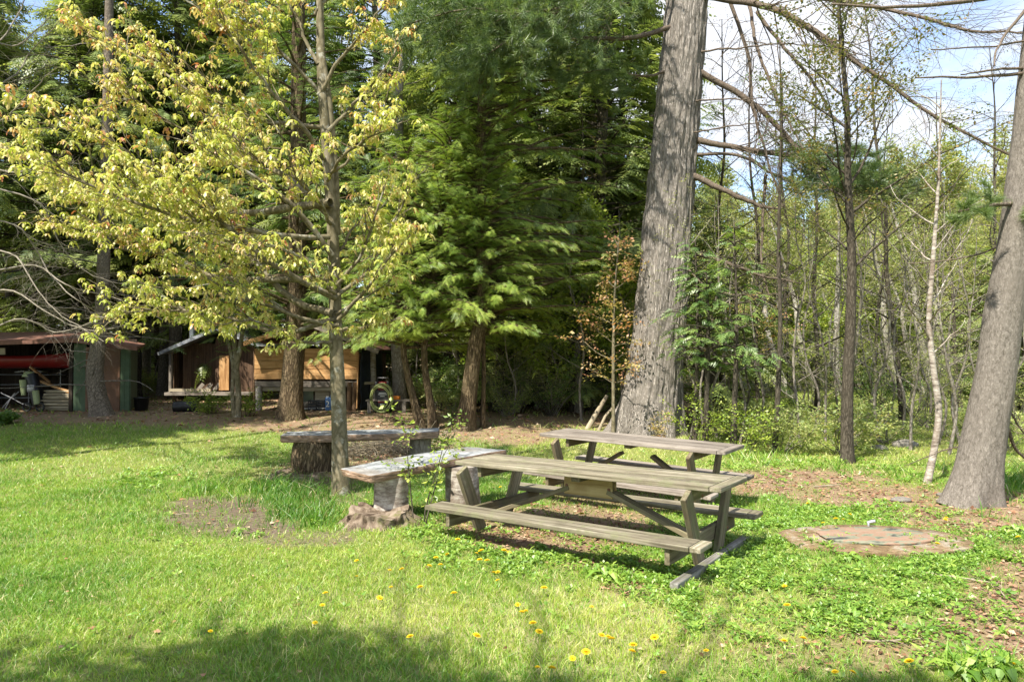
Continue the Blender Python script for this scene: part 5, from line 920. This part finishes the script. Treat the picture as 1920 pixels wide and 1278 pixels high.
# overhanging tree just behind the photographer: crown trimmed so its shade stays on the bottom of the lawn
tb = thing('shade_tree', 'leafy tree standing behind the viewpoint and shading the front edge of the lawn', 'tree', (-4.2, -3.8, 0)); wood, lv = MB(), MB(); o_ = A([-4.2, -3.8, 0]); trunk_mesh(wood, A([o_, o_ + [.1, .1, 3], o_ + [.1, .2, 6], o_ + [0, .2, 9.5]]), [.25, .2, .16, .06], 30, 14, .3)
P_ = []
for k in range(120):
    az = -.5 + 3.3 * rng.random() if k % 4 else rng.random() * 6.28; q = limb(o_ + [.1, .15, 4.4 + 4.6 * k / 120], (math.cos(az), math.sin(az), .18), 2.2 + 3.2 * rng.random(), 8, .1, -.01); tube(wood, q, np.linspace(.04, .01, 9), 5, caps=False)
    for w_ in twigs(wood, q, .012, 8, 1.2, None, (.5, 1.), .2, 0, .15, 3): pp, _ = along(w_, rng.random(7)); P_.append(pp)
P_ = np.concatenate(P_); qx, qy = P_[:, 0] + .439 * P_[:, 2], P_[:, 1] + .561 * P_[:, 2]; k = (qy < 3.85 + .9 * (vn(qx * 1.3, 0, 0, 3) - .5) + .25 * (qx < -2.2)) & ((qx < 1.2) | (qy < 3.5)); k &= (vn(qx * 1.9, qy * 2.6, 0, 12) > .27); P_ = P_[k]; put(lv, SMALL, P_, rng.normal(size=P_.shape), (0, 0, 1), 1.9, rng.random(len(P_)), .2); wood.build('trunk', M['grey_bark'], tb, o_); lv.build('crown', M['green_leaf'], tb, o_, smooth=False)

# ------------------------------------------------------------------ shrubs, brush
def shrub(name, label, base, h, spread, stems, leaf, lsize, dens, bark=None, group=None, temps=None, side_px=None):
    base = A(base, float); t = thing(name, label, 'shrub', base, group=group); wood, lv = MB(), MB(); P_, D_ = [], []
    for k in range(stems):
        az = rng.random() * 6.28; q = limb(base + A([rng.normal() * .06, rng.normal() * .06, -.03]), (math.cos(az) * spread, math.sin(az) * spread, 1), h * (.6 + .5 * rng.random()), 7, .12, .0); tube(wood, q, np.linspace(.004 + .004 * h, .002, 8), 4, caps=False)
        for w_ in twigs(wood, q, .004, 5, h * .35, None, (.5, 1.), .25, .0, .2, 3, 2) + [q]:
            m = max(1, int(np.linalg.norm(w_[-1] - w_[0]) * dens)); pp, dd = along(w_, .2 + .8 * rng.random(m)); P_.append(pp); D_.append(dd)
    P_, D_ = np.concatenate(P_), np.concatenate(D_); wood.build('stems', bark or M['dark_bark'], t, base)
    put(lv, temps or TINY, P_, D_ * [1, 1, .2] + rng.normal(size=D_.shape) * .4, (0, 0, 1), lsize * (.7 + .6 * rng.random(len(P_))), rng.random(len(P_)), .3); lv.build('foliage', leaf, t, base, smooth=False); return t
b = LOC(797, 985); b[2] += .0; shrub('leafy_seedling', 'thin upright leafy seedling beside the near stone bench log', b, 1.1, .12, 3, M['bush_leaf'], .9, 9, temps=TINY)
b = LOC(828, 870); shrub('leafy_seedling', 'leafy seedling at the right end of the far stone bench', b, .65, .5, 7, M['bush_leaf'], .9, 11, temps=TINY)
b = LOC(1310, 840); shrub('yellow_green_bush', 'yellow-green leafed bush between the huge pine and the thin firs', b, 1.5, .5, 9, M['bush_leaf'], .95, 6, group=None)
b = LOC(1400, 850); shrub('yellow_green_bush', 'yellow-green bush behind the right end of the far picnic table', b, 1.1, .8, 8, M['bush_leaf'], 1.1, 7)
b = LOC(1232, 838); shrub('red_leaf_sprout', 'small sprout with reddish leaves at the foot of the huge pine', b, .75, .3, 4, M['orange_leaf'], .8, 8)
b = LOC(395, 775); shrub('low_bush', 'low green bush between the black drum and the twin stemmed tree', b, .75, .8, 12, M['bush_leaf'], 1.2, 10)
b = LOC(468, 780); shrub('low_bush', 'low leafy bush at the left corner of the board shed', b, .8, .5, 8, M['bush_leaf'], 1.2, 9)
b = LOC(-5, 795); shrub('low_bush', 'bright low plant in front of the open shed bay at the left edge', b, .45, .9, 12, M['green_leaf'], 1.4, 14)
b = LOC(655, 858); bb = LOC(735, 850); t = thing('brush_heap', 'heap of pale dry sticks and straw under the far stone bench', 'brush', bb); mb = MB()
for k in range(420):
    p0 = bb + A([rng.normal() * .55, rng.normal() * .22, .02 + .22 * rng.random()]); q = limb(p0, rng.normal(size=3) * [1, .6, .25], .25 + .5 * rng.random(), 4, .2); q[:, 2] = np.maximum(q[:, 2], bb[2] + .01); tube(mb, q, .0045, 3, caps=False)
mb.build('sticks', M['pale_board'], t, bb)
b = LOC(1095, 790); t = thing('fallen_branch', 'pale fallen log leaning in the brush left of the huge pine', 'log', b); mb = MB(); tube(mb, A([P(1100, 808, 16.3), P(1118, 775, 16.4), P(1138, 742, 16.6)]), [.07, .06, .045], 8); tube(mb, A([P(1122, 808, 16.1), P(1135, 780, 16.2), P(1148, 765, 16.3)]), [.04, .035, .03], 8); mb.build('log', M['pale_board'], t, b)
br1 = shrub('brush_bush', '', (0, 0, 0), 1.5, .7, 14, M['green_leaf'], .9, 4, M['dark_bark'], 'x'); br2 = shrub('brush_bush', '', (0, 0, 0), 1.1, .9, 14, M['spring_leaf'], 1.1, 7, M['grey_bark'], 'x'); br3 = shrub('brush_bush', '', (0, 0, 0), 1.9, .6, 16, M['pale_leaf'], .9, 2, M['pale_twig'], 'x')
bl = []
for k in range(20):
    px_ = 1260 + 700 * rng.random(); bl.append((rng.choice([br1, br2, br3]), px_, 12.5 + 9 * rng.random() + (2 if px_ < 1380 else 0)))
for k in range(46): bl.append((rng.choice([br1, br2, br3]), 800 + 400 * rng.random(), 17.8 + 7 * rng.random()))
for k in range(12): bl.append((rng.choice([br1, br2]), 1300 + 640 * rng.random(), 24 + 9 * rng.random()))
for k in range(8): bl.append((br2, 245 + 60 * rng.random(), 27 + 8 * rng.random()))
spots(bl, 'low tangled undergrowth bush', 'undergrowth bushes')

# ------------------------------------------------------------------ grass, ground cover, litter, flowers
def sample(n, y0, y1, margin=1.2):
    """ground points spread evenly over the visible wedge plus a margin"""
    y = np.sqrt(y0 ** 2 + (y1 ** 2 - y0 ** 2) * rng.random(n)); hw = y * .745 + margin; return (rng.random(n) * 2 - 1) * hw, y
def gh(x, y): return gz(x, y) + (fbm(x * 3, y * 3, 0, 5, 3) - .5) * .035
blades = MB()
for n, y0, y1, w, hh, seg in ((190000, 3.3, 6.2, .0045, .052, 2), (150000, 6.2, 10, .006, .058, 2), (110000, 10, 16, .011, .065, 1), (60000, 16, 30, .024, .10, 1)):
    x, y = sample(n, y0, y1); li, di, lu, ta, dr, co = zones(x, y); clump = vn(x * 9, y * 9, 0, 40)
    k = rng.random(n) < np.clip((1 - li * .9) * (1 - di * .95) * (.45 + .7 * clump) * (1 - co * .45), 0, 1)
    x, y, lu, ta, dr, clump = x[k], y[k], lu[k], ta[k], dr[k] + .8 * np.clip((y[k] - 9.5) / 3, 0, 1) * (x[k] > 0), clump[k]; m = len(x); z = gh(x, y) - .004
    a = rng.random(m) * 6.28; tall = (rng.random(m) < ta * .42) * (vn(x * 3.2, y * 3.2, 0, 45) > .42) * (.5 + vn(x * 4, y * 4, 0, 44)) ** 2 * 1.5; h = hh * (.45 + .75 * rng.random(m)) * (.75 + .5 * lu) * (1 + 1.15 * tall)
    ln_ = h * (.35 + 1.0 * rng.random(m)); ld = rng.random(m) * 6.28; ww = w * (.7 + .6 * rng.random(m)) * (1 + .5 * (tall > 0))
    sx_, sy_ = np.cos(a) * ww / 2, np.sin(a) * ww / 2; lx, ly = np.cos(ld) * ln_, np.sin(ld) * ln_
    col = np.clip(.48 - .30 * lu + .42 * dr + (rng.random(m) - .5) * .42 - .25 * (tall > .3) + .2 * (clump - .5), 0, 1); col = np.where(rng.random(m) < .06 + .12 * dr, .9 + .1 * rng.random(m), col)
    if seg == 2:
        v = np.stack([np.stack([x - sx_, y - sy_, z], 1), np.stack([x + sx_, y + sy_, z], 1), np.stack([x + sx_ * .8 + lx * .3, y + sy_ * .8 + ly * .3, z + h * .6], 1), np.stack([x - sx_ * .8 + lx * .3, y - sy_ * .8 + ly * .3, z + h * .6], 1), np.stack([x + lx, y + ly, z + h], 1)], 1)
        i = (np.arange(m) * 5)[:, None]; f = np.concatenate([i + A([[0, 1, 2]]), i + A([[0, 2, 3]]), i + A([[3, 2, 4]])]); blades.add(v.reshape(-1, 3), f, np.repeat(col, 5), np.zeros((m * 5, 3)))
    else:
        v = np.stack([np.stack([x - sx_, y - sy_, z], 1), np.stack([x + sx_, y + sy_, z], 1), np.stack([x + lx, y + ly, z + h], 1)], 1); blades.add(v.reshape(-1, 3), np.arange(m * 3).reshape(-1, 3), np.repeat(col, 3), np.zeros((m * 3, 3)))
tag(blades.build('grass', M['grass'], smooth=False), 'short patchy lawn grass with some taller tufts', 'grass', kind='stuff')

COV = [make_cluster('round', 6, .030, .02, .25, 200, elev=(.05, .7)), make_cluster('maple', 5, .042, .015, .35, 201, elev=(.1, .9)), make_cluster('oval', 7, .034, .012, .3, 202, elev=(.2, 1.1)), make_cluster('strap', 9, .06, .005, .6, 203, elev=(.5, 1.3))]; BIG = [make_cluster('strap', 13, .16, .01, .9, 210 + k, elev=(.5, 1.3)) for k in range(3)]
cv = MB()
for n, y0, y1, s_ in ((34000, 3.3, 8, 1.0), (22000, 8, 15, 1.5)):
    x, y = sample(n, y0, y1); li, di, lu, ta, dr, co = zones(x, y); c2 = vn(x * 3.5, y * 3.5, 0, 60); k = rng.random(n) < np.clip(co * 1.05 * (.25 + 1.2 * (c2 > .46)) * (1 - li * .75) + .012, 0, 1) * (1 - di); x, y, c2 = x[k], y[k], c2[k]
    p = np.column_stack([x, y, gh(x, y) + .012 + .035 * rng.random(len(x))]); put(cv, COV, p, rng.normal(size=p.shape) * [1, 1, .05], unit(A([0, 0, 1.]) + rng.normal(size=p.shape) * .25), s_ * (.65 + .7 * rng.random(len(x))), np.clip(.2 + .5 * rng.random(len(x)), 0, 1), .3)
tag(cv.build('ground_cover', M['cover'], smooth=False), 'low round leafed ground cover spreading round the picnic tables', 'ground cover', kind='stuff')
lt = MB()
for n, y0, y1, s_ in ((60000, 3.3, 7, .035), (45000, 7, 13, .055), (26000, 13, 26, .10)):
    x, y = sample(n, y0, y1); li, di, *_r = zones(x, y); k = rng.random(n) < np.clip(li * 1.0 + .02 + di * .12, 0, 1); x, y = x[k], y[k]; p = np.column_stack([x, y, gh(x, y) + .006 + .014 * rng.random(len(x))])
    needle = (A([(0, -.03, 0), (.5, -.02, .03), (1, 0, 0), (.5, .04, .03)]), A([[0, 1, 3], [1, 2, 3]]), A([0, .2, .4, .2])); leaf = (A([(0, 0, 0), (.5, -.32, .1), (1, 0, .02), (.5, .32, .16)]), A([[0, 1, 3], [1, 2, 3]]), A([0, .2, .4, .2]))
    put(lt, [needle, needle, leaf, (needle[0] * [1.9, .9, 1], needle[1], needle[2])], p, rng.normal(size=p.shape) * [1, 1, .12], unit(A([0, 0, 1.]) + rng.normal(size=p.shape) * .3), s_ * (.6 + .9 * rng.random(len(x))), rng.random(len(x)), .1)
tag(lt.build('leaf_litter', M['litter'], smooth=False), 'dry brown needles and dead leaves strewn over the bare soil', 'leaf litter', kind='stuff')

# sticks lying about
def stick(label, px_, py_, L_, r_, ang):
    g = G(px_, py_); g[2] = float(gh(g[0], g[1])); t = thing('fallen_stick', label, 'stick', g, ang); q = MB(); l = limb((-L_ / 2, 0, .03), (1, .1, .0), L_, 7, .16, 0); l[:, 2] = .025 + .01 * rng.random(8); tube(q, l, np.linspace(r_, r_ * .5, 8), 6)
    for k in range(2): p, d = along(l, .35 + .3 * k); b_ = limb(p[0], side_dir(d[0], .8, 0 if k else 3.14), L_ * .3, 4, .15); b_[:, 2] = np.maximum(b_[:, 2], .015); tube(q, b_, np.linspace(r_ * .5, r_ * .25, 5), 4)
    q.build('stick', M['pale_board'], t); return t
stick('pale stick among the ground cover below the right side of the well cover', 1800, 1090, .5, .010, -.7); stick('short stick on the bare soil patch in the lawn', 350, 968, .3, .006, .4); stick('stick on the brown needles between the far table and the leaning trunk', 1560, 915, .55, .010, .2)
stick('thin stick on the brown needles at the foot of the leaning trunk', 1775, 938, .45, .012, .5); stick('twig lying on the tan litter at the bottom right, left of the strappy weeds', 1690, 1215, .4, .007, -.3); stick('twig on the tan litter at the right edge below the well cover', 1870, 1110, .35, .006, 1.2)
stick('stick on the brown soil in front of the thick hemlock trunk', 600, 800, .9, .014, .1); stick('long stick on the forest floor left of the crooked hemlock', 840, 812, .8, .014, -.2)

# broad leafed weeds one can count
wd = thing('weed_plant', '', 'weed', (0, 0, 0), group='broad leafed weeds'); mb = MB(); put(mb, BIG, np.zeros((2, 3)) + A([0, 0, .01]), A([[1, 0, 0.], [0, 1, 0.]]), (0, 0, 1), 1., A([.4, .7]), .3); mb.build('leaves', M['cover'], wd, smooth=False)
WP = [(1135, 1085, 1.3, 'tall upright weed under the near table seat'), (1180, 1055, 1.1, 'leafy weed just behind the near table seat'), (1290, 985, .8, 'weed between the two picnic tables'), (1010, 1030, .9, 'small weed under the left half of the near seat'), (1345, 1075, 1.1, 'weed growing along the grey skid board'), (1835, 1255, 1.6, 'big strappy weed clump at the bottom right corner'), (1875, 1262, 1.4, 'strappy weed next to the bottom right clump'), (1800, 1268, 1.3, 'strappy weed on the left side of the bottom right clump'),
      (300, 890, .9, 'weed in the lawn left of the far stone bench'), (590, 985, .9, 'weed near the root stump'), (445, 1000, .8, 'weed at the front edge of the bare soil patch'), (1560, 960, 1., 'weed behind the round well cover'), (1905, 1000, 1.3, 'weed right of the well cover'), (1655, 945, 1.0, 'weed on the brown needle bed left of the leaning trunk'), (250, 965, .8, 'weed at the left edge of the bare soil patch'), (1590, 1050, 1.0, 'weed at the front rim of the well cover'), (520, 920, 1.2, 'grassy weed left of the maple foot'), (480, 1005, .7, 'low weed at the right edge of the bare soil patch')]
for k, (px_, py_, s_, lab) in enumerate(WP):
    g = G(px_, py_)
    if k == 0: wd.location = tuple(g); wd.scale = (s_,) * 3; wd['label'] = lab
    else: dup(wd, g, rng.random() * 6, s_, lab)
# dandelions
dn_ = thing('dandelion', '', 'dandelion', (0, 0, 0), group='dandelions in the lawn'); mb = MB(); tube(mb, [(0, 0, 0), (.004, .002, .04), (.002, 0, .075)], .0022, 5); mb.build('stem', M['stem'], dn_)
mb = MB(); V, T = [], []
for ring, (n, r_, z_) in enumerate(((26, .024, .0), (22, .020, .004), (16, .014, .008), (9, .007, .010))):
    for k in range(n):
        a = k / n * 6.283 + ring; w = .0042; q = len(V); V += [(.002 * math.cos(a) - w * math.sin(a) * .6, .002 * math.sin(a) + w * math.cos(a) * .6, .074), (r_ * math.cos(a) - w * math.sin(a), r_ * math.sin(a) + w * math.cos(a), .076 + z_), (r_ * math.cos(a) + w * math.sin(a), r_ * math.sin(a) - w * math.cos(a), .076 + z_), (.002 * math.cos(a) + w * math.sin(a) * .6, .002 * math.sin(a) - w * math.cos(a) * .6, .074)]; T.append((q, q + 1, q + 2, q + 3))
mb.add(V, T, np.repeat(rng.random(len(T)), 4)); mb.build('flower_head', M['dandelion'], dn_, smooth=False)
DP = [(858, 1018), (843, 1041), (817, 1053), (801, 1068), (826, 1088 - 20), (889, 1061 - 20), (671, 1054), (668, 1083), (728, 1069), (757, 1071), (900, 1057), (915, 1058), (936, 1077), (923, 1078), (938, 1092), (907, 1041), (951, 1041), (943, 1041), (735, 1102), (790, 1108), (852, 1124), (612, 1117), (604, 1139), (708, 1130), (590, 1170), (392, 1187), (773, 1200), (886, 1203), (972, 1135), (985, 1150), (1020, 1111), (1001, 1183), (1007, 1197), (975, 1160), (1109, 1139), (1124, 1202), (1139, 1201), (1148, 1216), (1073, 1240), (1188, 1225), (1180, 1235), (1233, 1208), (1326, 1226), (1245, 1270), (1032, 1273), (1007, 1258), (1098, 1238), (1479, 1145), (1474, 1105), (1470, 1210), (1504, 1210), (1592, 1270), (1570, 1270), (1715, 1258), (1900, 1256), (1545, 981), (1583, 974), (1590, 965), (1775, 972), (1770, 978), (1716, 1020), (1755, 1020), (1283, 1003), (1427, 972), (1092, 967), (1516, 941), (940, 912), (1570, 977), (1915, 1012)]
zl = lambda px, py: 'in the lawn in front of the bare soil patch and root stump' if px < 840 and py < 1150 else 'in the shaded front edge of the lawn' if py > 1165 and px < 900 else 'in the thin grass below the left half of the near picnic table' if px < 1060 and py < 1150 else 'in the thin grass along the bottom centre' if py > 1165 and px < 1420 else 'in the ground cover at the lower right' if py > 1090 else 'near the round well cover' if px > 1500 else 'under or beside the near picnic table'
for k, (px_, py_) in enumerate(DP):
    g = G(px_, py_ + 9); g[2] = float(gh(g[0], g[1])); lab = 'yellow dandelion flower ' + zl(px_, py_); s_ = .62 + .45 * rng.random()
    if k == 0: dn_.location = tuple(g); dn_['label'] = lab; o = dn_
    else: o = dup(dn_, g, rng.random() * 6, s_, lab, (rng.normal() * .15 + .12, rng.normal() * .15))
    o['group'] = 'dandelions ' + zl(px_, py_)
print('done')
